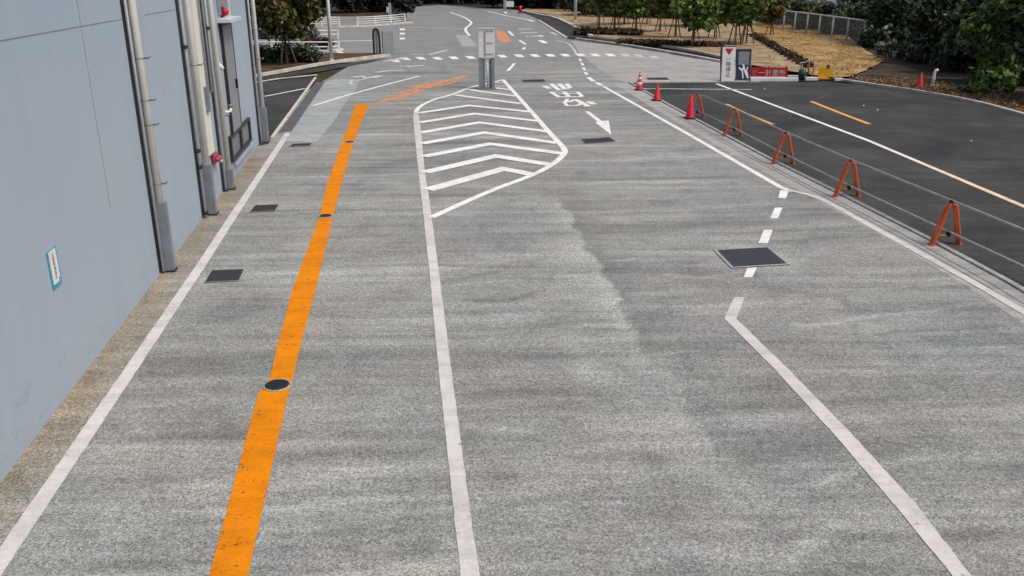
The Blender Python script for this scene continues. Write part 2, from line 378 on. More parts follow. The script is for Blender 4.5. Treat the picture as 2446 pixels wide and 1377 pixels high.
dirt_d = (P - np.array([WP.x, WP.y])) @ np.array([WN.x, WN.y])
dirt = np.clip(1.0 - (dirt_d + wob * 0.3 - 0.1) / 0.5, 0, 1) * np.clip((26 - P[:, 1]) / 4, 0, 1)
ring = [G(*p) for p in [(1090, 668), (1160, 655), (1200, 630), (1290, 622), (1330, 650), (1300, 690), (1230, 715), (1150, 716)]]
d2, _ = seg_dist(Pw, ring); dk = np.clip(1 - d2 / 0.12, 0, 1) * 0.7
dk = np.maximum(dk, np.where(left, 0, np.clip((d - .02) / .06, 0, 1) * np.exp(-d / 1.1)) * .7 * fade * np.clip((18.8 - P[:, 1]) / 1.5, 0, 1))
for (cx, cy, r0, a) in [(1500, 850, .8, .35), (1900, 1050, 1.0, .3), (1600, 620, .9, .3), (560, 760, .6, .35), (900, 620, .8, .3), (1780, 1150, .7, .5), (430, 1180, .6, .3), (1300, 1000, .9, .25), (1420, 520, .8, .35), (1830, 1290, .4, .5)]:
    c = G(cx, cy); dk = np.maximum(dk, a * np.clip(1.2 - np.hypot((Pw[:, 0] - c.x), (Pw[:, 1] - c.y) * .6) / r0, 0, 1))
for (cx, cy, rx, ry, a) in [(1470, 745, .28, .5, .8), (1430, 830, .35, .45, .7), (1470, 880, .5, .4, .7), (1560, 960, .4, .4, .5), (1350, 700, .5, .6, .4), (1760, 1190, .35, .6, .6), (1820, 1320, .3, .4, .5), (1130, 490, .6, .9, .4), (1240, 460, .6, .7, .45),
                            (1795, 612, .75, .75, .75), (545, 662, .34, .42, .6), (632, 498, .34, .42, .45), (1428, 336, .6, .7, .3), (330, 1230, .5, .4, .4), (760, 560, .5, .8, .3), (2150, 820, 1.0, .8, .35), (2250, 1150, .6, .5, .3), (950, 460, .5, 1.2, .35)]:
    c = G(cx, cy); e_ = np.hypot((Pw[:, 0] - c.x) / rx, (Pw[:, 1] - c.y) / ry); st = np.maximum(st, a * np.clip(1.5 - e_, 0, 1) * (.75 + .25 * np.sin(P[:, 0] * 5 + P[:, 1] * 3)))
rs = np.random.default_rng(5)
for k in range(330):                        # float marks, cold joints and tyre scuffs lying across the lane
    cy = 5.6 + 40 * rs.random() ** 1.5; cx = rs.uniform(-5, 9); Ln = rs.uniform(.5, 2.6) * (1 + cy / 30); wd_ = rs.uniform(.02, .10) * (1 + cy / 16); a_ = R(7 + rs.normal() * 4); amp = rs.uniform(.15, .9); bend = rs.normal() * .05
    q = np.abs(P[:, 1] - cy) < 1.2; dx = P[q, 0] - cx; dy = P[q, 1] - cy; u = dx * math.cos(a_) + dy * math.sin(a_); w_ = -dx * math.sin(a_) + dy * math.cos(a_) - bend * u * u / 2 - .03 * np.sin(u * 3 + k)
    v_ = amp * np.clip(1.25 - np.abs(u) / Ln, 0, 1) * np.exp(-np.where(w_ > 0, w_ / wd_, -w_ / (wd_ * (.3 if k % 3 else 3))) ** 2 * .8)
    if k % 2: st[q] = np.maximum(st[q], v_ * .8)
    else: dk[q] = np.maximum(dk[q], v_)
for x0, a0 in ((-1.15, .22), (.75, .2), (2.35, .25), (4.2, .22), (-3.6, .15)):    # wheel paths along the lanes
    lx = x0 - .123 * (P[:, 1] - 10); dk = np.maximum(dk, a0 * np.exp(-((Pw[:, 0] - lx) / .28) ** 2) * (0.6 + .4 * np.sin(P[:, 1] * .9 + x0 * 5)))
for k in range(70):                         # oil and rust spots
    cx, cy, r0 = rs.uniform(-5, 9), 6 + 26 * rs.random() ** 1.4, rs.uniform(.03, .16); q = (np.abs(P[:, 1] - cy) < .4) & (np.abs(P[:, 0] - cx) < .4)
    dk[q] = np.maximum(dk[q], rs.uniform(.3, .9) * np.clip(1.4 - np.hypot(P[q, 0] - cx, P[q, 1] - cy) / r0, 0, 1))
for line_px, w_, a_ in [([(1440, 625), (1495, 622), (1545, 614)], .03, 1), ([(1100, 640), (1180, 655), (1260, 648)], .03, .7), ([(1470, 795), (1560, 780), (1640, 785)], .03, -.9), ([(700, 640), (900, 632), (1000, 636)], .04, .6), ([(1650, 840), (1560, 850), (1500, 848)], .03, .8),
                        ([(330, 980), (350, 1030), (345, 1100)], .03, .8), ([(360, 790), (440, 782), (560, 780)], .04, .7), ([(1900, 780), (2100, 755), (2400, 722)], .05, .7), ([(2100, 800), (2300, 785), (2446, 770)], .05, -.8), ([(1940, 1160), (2060, 1120), (2200, 1100)], .06, .7), ([(1990, 1250), (1900, 1330), (1880, 1377)], .08, .6), ([(1120, 715), (1250, 712), (1300, 690)], .03, -.9),
                        ([(1600, 655), (1700, 660), (1760, 655)], .06, .5), ([(420, 870), (560, 860), (620, 868)], .04, -.6), ([(720, 1090), (860, 1070), (1040, 1075)], .06, -.5), ([(1130, 1040), (1300, 1030), (1560, 1040)], .07, .45)]:
    dd, _ = seg_dist(Pw, [G(*p) for p in line_px]); v_ = abs(a_) * np.exp(-(dd / w_) ** 2)
    if a_ > 0: st = np.maximum(st, v_)
    else: dk = np.maximum(dk, v_)
me = bpy.data.meshes.new('concrete_yard')
idx = np.arange(nx * ny).reshape(ny, nx)
faces = np.stack([idx[:-1, :-1], idx[:-1, 1:], idx[1:, 1:], idx[1:, :-1]], -1).reshape(-1, 4)
me.from_pydata(np.c_[P, np.zeros(len(P))].tolist(), [], faces.tolist())
ca = me.color_attributes.new('stain', 'FLOAT_COLOR', 'POINT')
ca.data.foreach_set('color', np.stack([st, dirt, dk, np.ones(len(P))], 1).astype(np.float32).ravel())
me.materials.append(M['yard']); S(link('concrete_yard', me))

# far road beyond the zebra crossing, with the side street to the left
sheet('road', [(250, 150), (250, 40), (960, 40), (985, 17), (1050, 12), (1232, 24), (1262, 36), (1300, 52), (1354, 93), (1480, 111), (1600, 128), (1600, 147), (900, 147), (760, 152)], 0.0015, M['road'])
sheet('pavement', [(1365, 98), (1480, 110), (1720, 150), (1800, 166), (1800, 190), (1730, 197), (1500, 198), (1470, 190), (1425, 160), (1385, 128)], 0.003, M['pave'])
sheet('side_road', [(1252, 30), (1286, 48), (1352, 92), (1408, 88), (1330, 46), (1300, 37)], 0.004, M['asphalt'])
# dark asphalt road on the right
sheet('asphalt_road', [(1500, 199), (1600, 254), (1842, 383), (1994, 459), (2219, 573), (2409, 676), (2700, 850), (3300, 1200), (4800, 1200), (3600, 620), (2800, 380), (2446, 278), (2330, 246), (2200, 222), (2060, 203), (1990, 197), (1730, 197)], 0.0045, M['asphalt'])
# dark asphalt by the corner of the building, its gutter and the pale new panel
sheet('asphalt_lot', [(520, 228), (630, 197), (750, 185), (648, 328), (640, 345), (560, 360)], 0.002, M['asphalt'])
sheet('gutter', [(756, 196), (775, 197), (697, 313), (664, 318)], 0.0035, M['gutter'])
sheet('gutter_strip', [(540, 203), (628, 185), (755, 162), (905, 141), (928, 139), (880, 151), (760, 172), (630, 191), (540, 212)], 0.0025, M['asphalt'])
sheet('pale_panel', [(777, 197), (699, 312), (684, 338), (757, 339), (803, 283), (826, 245), (850, 216), (860, 190), (800, 187)], 0.003, M['patch'])
kerb('kerb', [(520, 222), (632, 192), (757, 180)], 0.14, 0.03, M['kerb'])
kerb('kerb', [(754, 186), (650, 330)], 0.10, 0.03, M['kerb'])
kerb('kerb', [(540, 199), (628, 182), (690, 171), (755, 158), (830, 147), (900, 138), (930, 135)], 0.20, 0.14, M['kerb'])
kerb('kerb', [(560, 70), (690, 67), (850, 66), (920, 61), (985, 55)], 0.25, 0.14, M['kerb'])
kerb('kerb', [(1245, 27), (1290, 38), (1328, 44), (1370, 65), (1412, 89)], 0.35, 0.16, M['kerb'])
kerb('kerb', [(1286, 49), (1352, 91)], 0.22, 0.06, M['kerb'])
kerb('kerb', [(1376, 95), (1480, 108), (1600, 127), (1720, 149), (1790, 163)], 0.22, 0.12, M['kerb'])
kerb('kerb', [(1412, 90), (1520, 104), (1640, 121), (1730, 141)], 0.16, 0.13, M['kerb'])
kerb('kerb', [(2003, 193), (2070, 203), (2200, 222), (2330, 246), (2446, 278), (2800, 380)], 0.16, 0.10, M['kerb'])
kerb('kerb', [(1503, 198), (1600, 253), (1842, 382), (1994, 458), (2219, 572), (2409, 675), (2700, 848)], 0.10, 0.035, M['pave'], sm=0)
ke = [G(*p) for p in [(1503, 198), (1600, 253), (1842, 382), (1994, 458), (2219, 572), (2409, 675), (2700, 848)]]
S(MB().stroke([p + Vector((-.40 * .95, -.40 * .2, 0)) for p in ke], 0.74, 0.002).build('gutter_slab', M['pave']))
for off in (0.33, 0.47):
    gl = [G(*p) + Vector((-off * .95, -off * .2, 0)) for p in [(1600, 253), (1842, 382), (1994, 458), (2219, 572), (2409, 675), (2700, 848)]]
    S(MB().stroke(gl, 0.022, 0.004).build('gutter_joint', M['gutter']))
kerb('kerb', [(1520, 197), (1620, 195), (1722, 195)], 0.16, 0.05, M['kerb'])

# planted ground
sheet('planting_soil', [(540, 197), (628, 181), (755, 157), (830, 146), (900, 137), (922, 134), (900, 131), (830, 131), (640, 128), (500, 128)], 0.09, M['soil'])
sheet('dry_ground', [(1250, 26), (1330, 42), (1414, 88), (1520, 103), (1640, 120), (1735, 141), (1790, 160), (1900, 178), (1935, 178), (1890, 120), (1800, 80), (1760, 30), (1700, -10), (1300, -10)], 0.11, M['tan'])
bed('straw_ground', [(1935, 186), (1925, 160), (1885, 118), (1800, 80), (1790, 40), (2000, 70), (2060, 120), (2110, 152), (2060, 178), (2030, 190), (1990, 192)], 0.13, M['straw'])
bed('leaf_mould_ground', [(1995, 192), (2030, 182), (2100, 152), (2040, 110), (2060, 60), (2600, 60), (3400, 300), (2800, 378), (2446, 276), (2330, 245), (2200, 221), (2060, 202)], 0.05, M['darksoil'], .04)

# ================================================================== painted markings
ZM = 0.0065
def rough(pts, a=0.0022): return [p + Vector((random.gauss(0, a), random.gauss(0, a))) for p in pts]
def edges(name, L, Rr, m, z=ZM):
    A_, B_ = [G(*p) for p in L], [G(*p) for p in Rr]; O1, O2 = [], []
    for i in range(len(A_) - 1):
        n_ = max(1, int((A_[i + 1] - A_[i]).length / .12))
        for k in range(n_): O1.append(A_[i].lerp(A_[i + 1], k / n_).xy); O2.append(B_[i].lerp(B_[i + 1], k / n_).xy)
    O1.append(A_[-1].xy); O2.append(B_[-1].xy)
    return S(MB().ribbon(rough(O1), rough(O2), z).build(name, m))
def line(name, px, w, m, z=ZM, sm=0, pts=None):
    P_ = pts or [G(*p) for p in px]
    if sm: P_ = smooth(P_, sm)
    L_, R_ = offset2(resample(P_, .14 if P_[0].y < 30 else .6), w)
    return S(MB().ribbon(rough(L_), rough(R_), z).build(name, m))
def quad(name, px, m, z=ZM): return S(MB().poly([G(*p) for p in px], z).build(name, m))
# left edge line, orange line, centre line
line('lane_line', [(-60, 1434), (20, 1314), (352, 826), (477, 640), (570, 497), (688, 318)], 0.165, M['white'])
edges('orange_lane_line', [(484, 1430), (500, 1377), (616, 945), (646, 900), (660, 838), (700, 690), (763, 520), (781, 440), (806, 370), (831, 305), (843, 270), (849, 250)],
      [(578, 1430), (592, 1377), (688, 945), (701, 900), (724, 800), (755, 690), (795, 520), (816, 440), (842, 350), (858, 305), (873, 270), (883, 249)], M['orange'])
edges('centre_line', [(1110, 1450), (1088, 1260), (1064, 1034), (1045, 860), (1027, 663), (1008, 480), (1002, 430), (997, 387), (990, 315), (987, 279), (989, 266)],
      [(1158, 1450), (1128, 1260), (1098, 1034), (1075, 860), (1050, 663), (1026, 480), (1018, 430), (1014, 402), (1006, 318), (1001, 279), (999, 268)], M['white'])
# right edge line
line('lane_line', [(1441, 207), (1640, 319), (1866, 449), (1895, 459)], 0.15, M['white2'])
line('lane_line', [(1884, 455), (1946, 470), (1974, 482), (2119, 563), (2326, 676), (2446, 747), (2700, 900)], 0.15, M['white'], ZM + .003, sm=1)
for q in ([(1864, 455), (1884, 457), (1877, 475), (1859, 474)], [(1851, 497), (1869, 497), (1858, 523), (1839, 523)], [(1825, 550), (1846, 550), (1834, 582), (1811, 582)], [(1785, 642), (1808, 640), (1797, 664), (1776, 664)]):
    quad('lane_dash', q, M['white2'], ZM + .001)
edges('lane_line', [(1754, 711), (1730, 762), (1850, 883), (2000, 1048), (2140, 1212), (2275, 1377), (2350, 1470)], [(1779, 711), (1759, 763), (1880, 880), (2040, 1044), (2190, 1208), (2320, 1377), (2400, 1470)], M['white'])
# chevron island: outline and chevrons in one painted marking
mb = MB()
ol = smooth([G(*p) for p in [(993, 268), (1002, 255), (1036, 238), (1081, 227), (1123, 209), (1150, 203), (1186, 196), (1201, 191)]], 1)
mb.stroke(ol, 0.16, ZM + .002)
mb.stroke(smooth([G(*p) for p in [(1201, 191), (1268, 266), (1314, 320), (1343, 350), (1351, 362), (1343, 375), (1318, 396), (1270, 421), (1170, 457), (1030, 521)]], 2), 0.17, ZM + .003)
for k, (pts, w) in enumerate([([(999, 271), (1120, 253), (1268, 268)], .3), ([(1001, 294), (1133, 272.6), (1293, 291)], .3), ([(1005, 318), (1145, 293.6), (1313, 316)], .32),
                ([(1008, 344), (1157, 318), (1332, 343)], .34), ([(1012, 375), (1170, 345), (1345, 368)], .34), ([(1015, 413), (1184.5, 374), (1322, 396)], .36),
                ([(1022, 455), (1202, 405), (1272, 418)], .36), ([(1086, 228), (1246, 249)], .26), ([(1120, 215), (1160, 221), (1234, 231)], .26), ([(1180, 211), (1224, 216)], .26), ([(1183, 199), (1205, 199)], .2)]):
    mb.stroke([G(*p) for p in pts], w, ZM + .004 + .0004 * k)
S(mb.build('chevron_marking', M['white2']))
# straight arrow and lettering on the right lane
mb = MB(); mb.stroke([G(1402, 267), G(1434, 292)], 0.16, ZM); mb.poly([G(1421, 293), G(1437, 290), G(1454, 289), G(1460, 323)], ZM + .001)
S(mb.build('arrow_marking', M['white2']))
def z2(p): return G(1140 + p[0] * .2453, 120 + p[1] * .2453)
mb = MB()
for k, (pts, w) in enumerate([(p_, w_ * 1.45) for p_, w_ in [([(650, 350), (705, 378)], .17), ([(720, 330), (795, 392)], .14), ([(800, 330), (850, 378)], .14), ([(870, 330), (905, 366), (860, 372)], .13), ([(690, 352), (880, 348)], .10), ([(760, 385), (905, 380)], .12),
                ([(715, 410), (800, 462)], .13), ([(780, 458), (1020, 455)], .14), ([(840, 405), (890, 452)], .13), ([(790, 428), (980, 425)], .10), ([(975, 408), (1022, 455)], .12), ([(735, 412), (960, 408)], .08),
                ([(880, 478), (850, 520), (880, 545), (960, 545), (1010, 530), (985, 500), (930, 492), (890, 510)], .10), ([(950, 482), (1040, 525), (1085, 552)], .15), ([(1040, 552), (1085, 545)], .12), ([(1085, 505), (1140, 532)], .18)]]):
    mb.stroke([z2(p) for p in pts], w, ZM + .0004 * k)
S(mb.build('lane_lettering', M['white2']))
# worn lettering, thin line and worn orange arrow on the left lane
def z1(p): return G(620 + p[0] * .2044, 120 + p[1] * .2044)
mb = MB()
for k, (pts, w) in enumerate([([(1090, 318), (1200, 308)], .35), ([(1230, 335), (1400, 300)], .3), ([(1200, 300), (1240, 330)], .2), ([(1370, 262), (1500, 245)], .35), ([(1480, 240), (1700, 240)], .3),
                ([(1640, 190), (1800, 190), (1920, 178)], .35), ([(1750, 200), (1790, 185)], .2), ([(1450, 135), (1560, 122), (1700, 90)], .4), ([(1080, 350), (1060, 400), (1130, 410)], .14), ([(1140, 360), (1250, 335)], .14), ([(1330, 330), (1440, 300)], .2)]):
    mb.stroke([z1(p) for p in pts], w, ZM + .0004 * k)
S(mb.build('worn_lettering', M['faint']))
line('thin_line', [(748, 253), (830, 228), (900, 209), (1002, 182)], 0.15, M['white2'], ZM)
mb = MB()
for k, (pts, w) in enumerate([([(1000, 211), (1022, 204), (1046, 200)], 1.0), ([(930, 240), (968, 229), (1005, 214)], .45), ([(946, 226), (985, 215), (1010, 206)], .25), ([(1040, 201), (1075, 192), (1112, 182)], .45), ([(1046, 206), (1072, 200), (1098, 192)], .25), ([(905, 246), (940, 236)], .3)]):
    mb.stroke(resample([G(*p) for p in pts], .5), w, ZM + .0004 * k)
S(mb.build('worn_orange_arrow', M['worn_orange']))
S(MB().poly([G(*p) for p in [(1184, 74), (1205, 76), (1222, 100), (1200, 104), (1188, 92)]], ZM).build('worn_orange_patch', M['worn_orange']))
# zebra crossing
for cx, cy in [(944, 146), (968, 141), (1005, 140), (1045, 140), (1084, 139), (1124, 138), (1163, 136), (1200, 135), (1240, 134), (1278, 133.5), (1315, 133), (1350, 132.5), (1386, 132), (1422, 132), (1458, 132), (1494, 132.5), (1527, 134), (1562, 137)]:
    quad('crosswalk_bar', [(cx - 14, cy - 3), (cx + 4, cy - 3.3), (cx + 14, cy + 3), (cx - 3, cy + 3.3)], M['white2'] if cx < 1470 else M['faint'])
line('thin_line', [(985, 131), (1015, 130)], 0.3, M['faint']); line('thin_line', [(1025, 131), (1070, 120)], 0.3, M['faint'])
for cx, cy, w, h in [(1386, 144, 6, 2.6), (1391, 154, 7, 3), (1395, 165, 7, 3.2), (1400, 176, 8, 3.4)]:
    quad('lane_dash', [(cx - w / 2 - 2, cy - h), (cx + w / 2 - 2, cy - h), (cx + w / 2 + 2, cy + h), (cx - w / 2 + 2, cy + h)], M['white2'])
line('lane_dash', [(1405, 185), (1418, 195)], 0.22, M['white2']); line('lane_dash', [(1424, 198), (1438, 205)], 0.2, M['white2'])
line('worn_curve_line', [(1330, 97), (1358, 104), (1370, 117), (1376, 128)], 0.15, M['faint'], sm=1)
# far markings
line('lane_dash', [(1213, 170), (1229, 152)], 0.16, M['white2'])
line('lane_dash', [(1215, 75), (1226, 86)], 0.2, M['white2']); line('lane_dash', [(1241, 97), (1256, 107)], 0.2, M['white2']); quad('lane_dash', [(1249, 114), (1257, 114), (1253, 119), (1246, 119)], M['white2'])
line('far_centre_line', [(1075, 30), (1090, 35), (1110, 42), (1125, 52), (1126, 58), (1112, 67), (1112, 75), (1122, 86)], 0.22, M['white2'], sm=2)
line('far_lane_line', [(1165, 28), (1205, 37), (1235, 43), (1262, 48)], 0.25, M['white2'])
line('far_lane_line', [(1262, 48), (1275, 52)], 0.35, M['white2'])
line('far_lane_line', [(985, 33), (1040, 31)], 0.3, M['faint']); line('far_lane_line', [(950, 66), (1010, 66), (1110, 69)], 0.25, M['faint'])
mb = MB()
for k, (a, b, w) in enumerate([((1238, 70), (1272, 70), .5), ((1244, 79), (1283, 79), .5), ((1256, 87), (1264, 87), .5), ((1268, 87), (1284, 87), .5), ((1288, 85), (1294, 88), .4)]): mb.stroke([G(*a), G(*b)], w, ZM + .0004 * k)
S(mb.build('far_lettering', M['white2']))
line('lane_dash', [(1291, 97), (1303, 104)], 0.4, M['white2']); line('lane_dash', [(1316, 78), (1330, 84)], 0.3, M['faint'])
for y in (71, 81, 93): quad('crosswalk_bar', [(955, y - 2), (967, y - 2), (967, y + 2), (955, y + 2)], M['white2'])
line('side_street_line', [(810, 99), (892, 97)], 0.35, M['white2']); line('side_street_line', [(600, 100), (640, 99), (700, 99)], 0.3, M['faint'])
line('side_street_line', [(805, 123), (828, 132)], 0.3, M['white2'])
quad('road_patch', [(1087, 84), (1118, 86), (1140, 110), (1105, 112)], M['patch'], 0.003)
# markings on the dark asphalt
line('thin_line', [(632, 231), (730, 212)], 0.13, M['white2'])
line('lane_line', [(1712, 201), (1821, 241.5), (2074, 336.6), (2446, 494), (2800, 645)], 0.15, M['cream'])
line('lane_line', [(1512, 212.5), (1600, 213), (1700, 214), (1796, 214.5)], 0.16, M['faint'])
line('amber_dash', [(1733, 249), (1785, 274), (1846, 298)], 0.16, M['amber']); line('amber_dash', [(1938, 243), (2005, 270), (2076, 297)], 0.16, M['amber'])
for p in [(1826, 212), (2063, 253), (2096, 263), (2320, 337)]:
    x = random.uniform(.8, 1.8); quad('paint_spot', [(p[0] - x, p[1] - 1), (p[0] + x, p[1] - 1.2), (p[0] + x + 1, p[1] + 1), (p[0] - x, p[1] + 1.2)], M['kerb'])

# ================================================================== covers and grates
def cover(name, px, label, cat, grp, bars=0, rim=0.022):
    c = [G(*p) for p in px]; ctr = sum(c, Vector()) / 4
    t = thing(name, ctr, label, cat, grp)
    loc = [p - ctr for p in c]
    f = MB(); big = [p * (1 + rim / max(p.length, .1) * 1.4) for p in loc]
    for i in range(4):
        j = (i + 1) % 4; f.poly([(*loc[i].xy, 0.016), (*loc[j].xy, 0.016), (*big[j].xy, 0.016), (*big[i].xy, 0.016)], 0.016)
    f.build('frame', M['pave'], t)
    b = MB(); b.poly([(p.x, p.y, 0) for p in loc], 0.012); b.build('pit_shade', M['black'], t) if bars else b.build('lid', M['iron'], t)  # flat black sheet below the bars paints the shade inside the drain
    if bars:
        g = MB()
        for k in range(bars):
            u = (k + .5) / bars; a = loc[0].lerp(loc[1], u); d_ = loc[3].lerp(loc[2], u)
            g.stroke([a, d_], (loc[1] - loc[0]).length / bars * .55, 0.018)
        g.build('grate_bars', M['iron'], t)
    else:
        e = MB()
        for u0, u1 in ((0.02, .98),):
            for k in range(8):
                v = (k + .5) / 8
                a = loc[0].lerp(loc[3], v).lerp(loc[1].lerp(loc[2], v), .05); d_ = loc[0].lerp(loc[3], v).lerp(loc[1].lerp(loc[2], v), .95)
                e.stroke([a, d_], 0.015, 0.017)
        e.build('tread_ribs', M['dark'], t)
    return t
cover('drain_grate', [(506, 648), (583, 645), (570, 672), (490, 676)], 'square iron drain grate nearest on the left, between white line and orange line', 'drain grate', 'drain grates along the left lane', 12)
cover('drain_grate', [(610, 492), (666, 490), (657, 505), (597, 508)], 'second square drain grate of the left lane, beside the second wall pipe', 'drain grate', 'drain grates along the left lane', 12)
cover('drain_grate', [(699, 345), (746, 343), (739, 349), (692, 351)], 'dark drain grate at the bottom end of the pale concrete panel', 'drain grate', 'drain grates along the left lane', 12)
cover('access_cover', [(1712, 600), (1832, 593), (1880, 632), (1751, 640)], 'large square dark steel cover interrupting the white dashes', 'access cover', None, 0, 0.05)
cover('drain_grate', [(1387, 334), (1456, 329), (1471, 339), (1397, 344)], 'dark rectangular grate just below the white arrow', 'drain grate', None, 14)
cover('drain_grate', [(1245, 192), (1300, 190.5), (1303, 195.5), (1251, 197)], 'thin dark grate right of the island tip, before the lettering', 'drain grate', None, 14)
cover('drain_grate', [(1543, 187), (1592, 186), (1598, 191), (1549, 191.5)], 'thin dark grate in pale paving behind the striped cone', 'drain grate', None, 14)
for (x, y, r, lab) in [(662, 923, 0.14, 'round black manhole cover with pale rim, nearest on the orange line'), (778, 518, 0.115, 'round manhole cover midway along the orange line'), (835, 341, 0.12, 'small round cover near the far end of the orange line')]:
    t = thing('manhole_cover', G(x, y), lab, 'manhole cover', 'round covers on the orange line')
    MB().lathe([(r + .022, 0.0), (r + .022, 0.020), (r + 0.004, 0.021), (r + .003, 0.019)], 32).build('rim', M['pave'], t)
    MB().lathe([(r, 0.0), (r, 0.024), (r * .75, 0.025), (r * .72, 0.023), (r * .4, 0.023), (r * .36, 0.025)], 32).build('lid', M['black'], t)

# ================================================================== building on the left
bld = thing('building', WP, 'long pale blue grey painted building along the left lane', 'building')
def bpart(mb, name, m, parent=bld):
    bmesh.ops.translate(mb.bm, verts=mb.bm.verts, vec=-WP)
    return mb.build(name, m, parent)
RW = Matrix((WN, WD, Vector((0, 0, 1)))).transposed()         # local x = out of the wall, y = along, z = up
def wbox(mb, s0, s1, z0, z1, o0, o1, bev=0.0):
    mb.box(wpt((s0 + s1) / 2, (z0 + z1) / 2, (o0 + o1) / 2), (abs(o1 - o0), abs(s1 - s0), abs(z1 - z0)), RW, bev); return mb
S0, S1, BH = -9.0, Wp(630, 345, .12)[0], 9.5
bpart(wbox(MB(), S0, S1, -0.05, BH, -12, 0), 'wall', M['wall'])
bpart(wbox(MB(), S0, S1, BH, BH + .35, -12.05, .08), 'parapet', M['sleeve'])
# panel joints
j = MB(); zj = (Wp(0, 103)[1] + Wp(290, 43)[1]) / 2; sj = Wp(193, 63)[0]
wbox(j, S0, Wp(300, 42)[0] , zj - .006, zj + .006, 0, .003); wbox(j, Wp(345, 33)[0], Wp(432, 14)[0], zj - .006, zj + .006, 0, .003)
bpart(j, 'panel_joint', M['joint'])
j = MB(); wbox(j, sj - .006, sj + .006, 1.6, zj - .012, 0, .003); bpart(j, 'panel_joint', M['joint'])
j = MB(); wbox(j, sj - .006, sj + .006, zj + .012, BH, 0, .003); bpart(j, 'panel_joint', M['joint'])
def downpipe(px, sleeve_top, off, rad, sw, brackets, zb=0.0, mat='beige'):
    s = Wp(px[0], px[1], off)[0]
    zt = Wp(sleeve_top[0], sleeve_top[1], off)[1]
    p = bpart(MB().tube([wpt(s, zb + .02, off), wpt(s, BH, off)], rad, 16), 'downpipe', M[mat])
    k = MB(); wbox(k, s - sw / 2, s + sw / 2, 0, zt, 0.004, off + rad + .03, 0.008); bpart(k, 'pipe_cover', M['sleeve'], p)
    k = MB(); wbox(k, s - sw / 2 - .02, s + sw / 2 + .02, 0, .03, 0.002, off + rad + .05); bpart(k, 'base_plate', M['dark'], p)
    for b in brackets:
        zb_ = Wp(b[0], b[1], off)[1]
        k = MB().lathe([(rad + .002, -.009), (rad + .009, -.009), (rad + .009, .009), (rad + .002, .009)], 16, wpt(s, zb_, off)); k.tube([wpt(s, zb_, off + rad), wpt(s, zb_, off + rad + .07), wpt(s, zb_ + .03, off + rad + .10)], .014, 8)
        bpart(k, 'bracket', M['steel'], p)
    return p
def conduit(px, off, rad, ztop=None, bands=(), zb=0.03, mat='pale_steel'):
    s = Wp(px[0], px[1], off)[0]
    zt = BH if ztop is None else ztop
    p = bpart(MB().tube([wpt(s, zb, off), wpt(s, zt, off)], rad, 12), 'conduit', M[mat])
    # dark strip behind the tube, shows as dark lines along both edges
    k = MB(); wbox(k, s - rad * 3.2, s + rad * 3.2, zb, zt, .002, .014); bpart(k, 'backing_strip', M['dark'], p)
    for b in bands:
        z_ = Wp(b[0], b[1], off)[1]; k = MB(); wbox(k, s - rad * 2.4, s + rad * 2.4, z_ - .03, z_ + .03, .002, off + rad + .012); bpart(k, 'band', M['dark'], p)
    return s
conduit((390, 642), .05, .022)
downpipe((404, 642), (388, 477), .11, .062, .15, [(340, 137), (352, 237), (364, 293), (378, 437)])
conduit((492, 516), .06, .028, None, [(455, 108), (479, 355), (485, 392), (492, 508)])
downpipe((506, 512), (496, 388), .12, .07, .18, [(475, 150)])
s4 = conduit((516, 420), .07, .03, None, [], zb=Wp(497, 215, .07)[1])
zb = Wp(487, 238, .05)[1]; bpart(wbox(MB(), s4 - .30, s4 - .05, zb - .25, zb + .25, .003, .14, .01), 'junction_box', M['steel'])
conduit((541, 464), .06, .028, None, [(520, 60), (540, 458)])
bpart(wbox(MB(), Wp(509, 470, .05)[0], Wp(522, 470, .05)[0], Wp(505, 372, .1)[1], BH, .003, .085, .008), 'wall_duct', M['beige'])
for px_ in (525, 533): conduit((px_, 445), .05, .022, None, [], zb=2.2)
downpipe((552, 463), (547, 402), .12, .06, .2, [(533, 275)])
# corner pipes
conduit((626, 352), .06, .03)
downpipe((636, 348), (620, 265), .14, .06, .2, [(612, 70), (618, 140)], 0.0, 'wpaint')
# door, frame, transom window, low vent
sa, za = Wp(528, 66); sb, zb2 = Wp(556, 55); z_bot = Wp(545, 335)[1]
sa, sb = Wp(530, 120)[0], Wp(553, 120)[0]
ztop = Wp(536, 60)[1]
d_ = bpart(wbox(MB(), sa, sb, max(.75, z_bot), ztop, .003, .045, .004), 'door', M['door'])
k = MB(); wbox(k, sb - .22, sb - .16, z_bot + 1.0, z_bot + 1.22, .045, .10, .01); bpart(k, 'handle', M['black'], d_)
fr = MB(); wbox(fr, sa - .07, sa, z_bot, ztop + .07, .002, .07); wbox(fr, sb, sb + .09, z_bot, ztop + .07, .002, .05); wbox(fr, sa, sb, ztop, ztop + .07, .002, .07)
bpart(fr, 'door_frame', M['dark'], d_)
hd = MB(); wbox(hd, sa - .25, sb + .05, ztop + .09, ztop + .17, .002, .30); bpart(hd, 'door_canopy', M['pale_steel'])
tw = bpart(wbox(MB(), sa - .05, sb - .02, ztop + .24, ztop + 1.5, .003, .03), 'window', M['door'])
k = MB(); wbox(k, sb - .02, sb + .06, ztop + .17, BH - .1, .002, .06); bpart(k, 'window_frame', M['pale_steel'], tw)
va, vb = Wp(549, 360)[0], Wp(594, 320)[0]
vz0, vz1 = Wp(552, 383)[1], Wp(546, 333)[1]
v = bpart(wbox(MB(), va, vb, vz0, vz1, .003, .02), 'vent_window', M['steel'])
k = MB()
for (a, b, c, d2_) in ((va - .05, va + .04, vz0 - .05, vz1 + .06), (vb - .10, vb + .06, vz0 - .05, vz1 + .06), ((va + vb) / 2 - .10, (va + vb) / 2 + .10, vz0, vz1)): wbox(k, a, b, c, d2_, .004, .07)
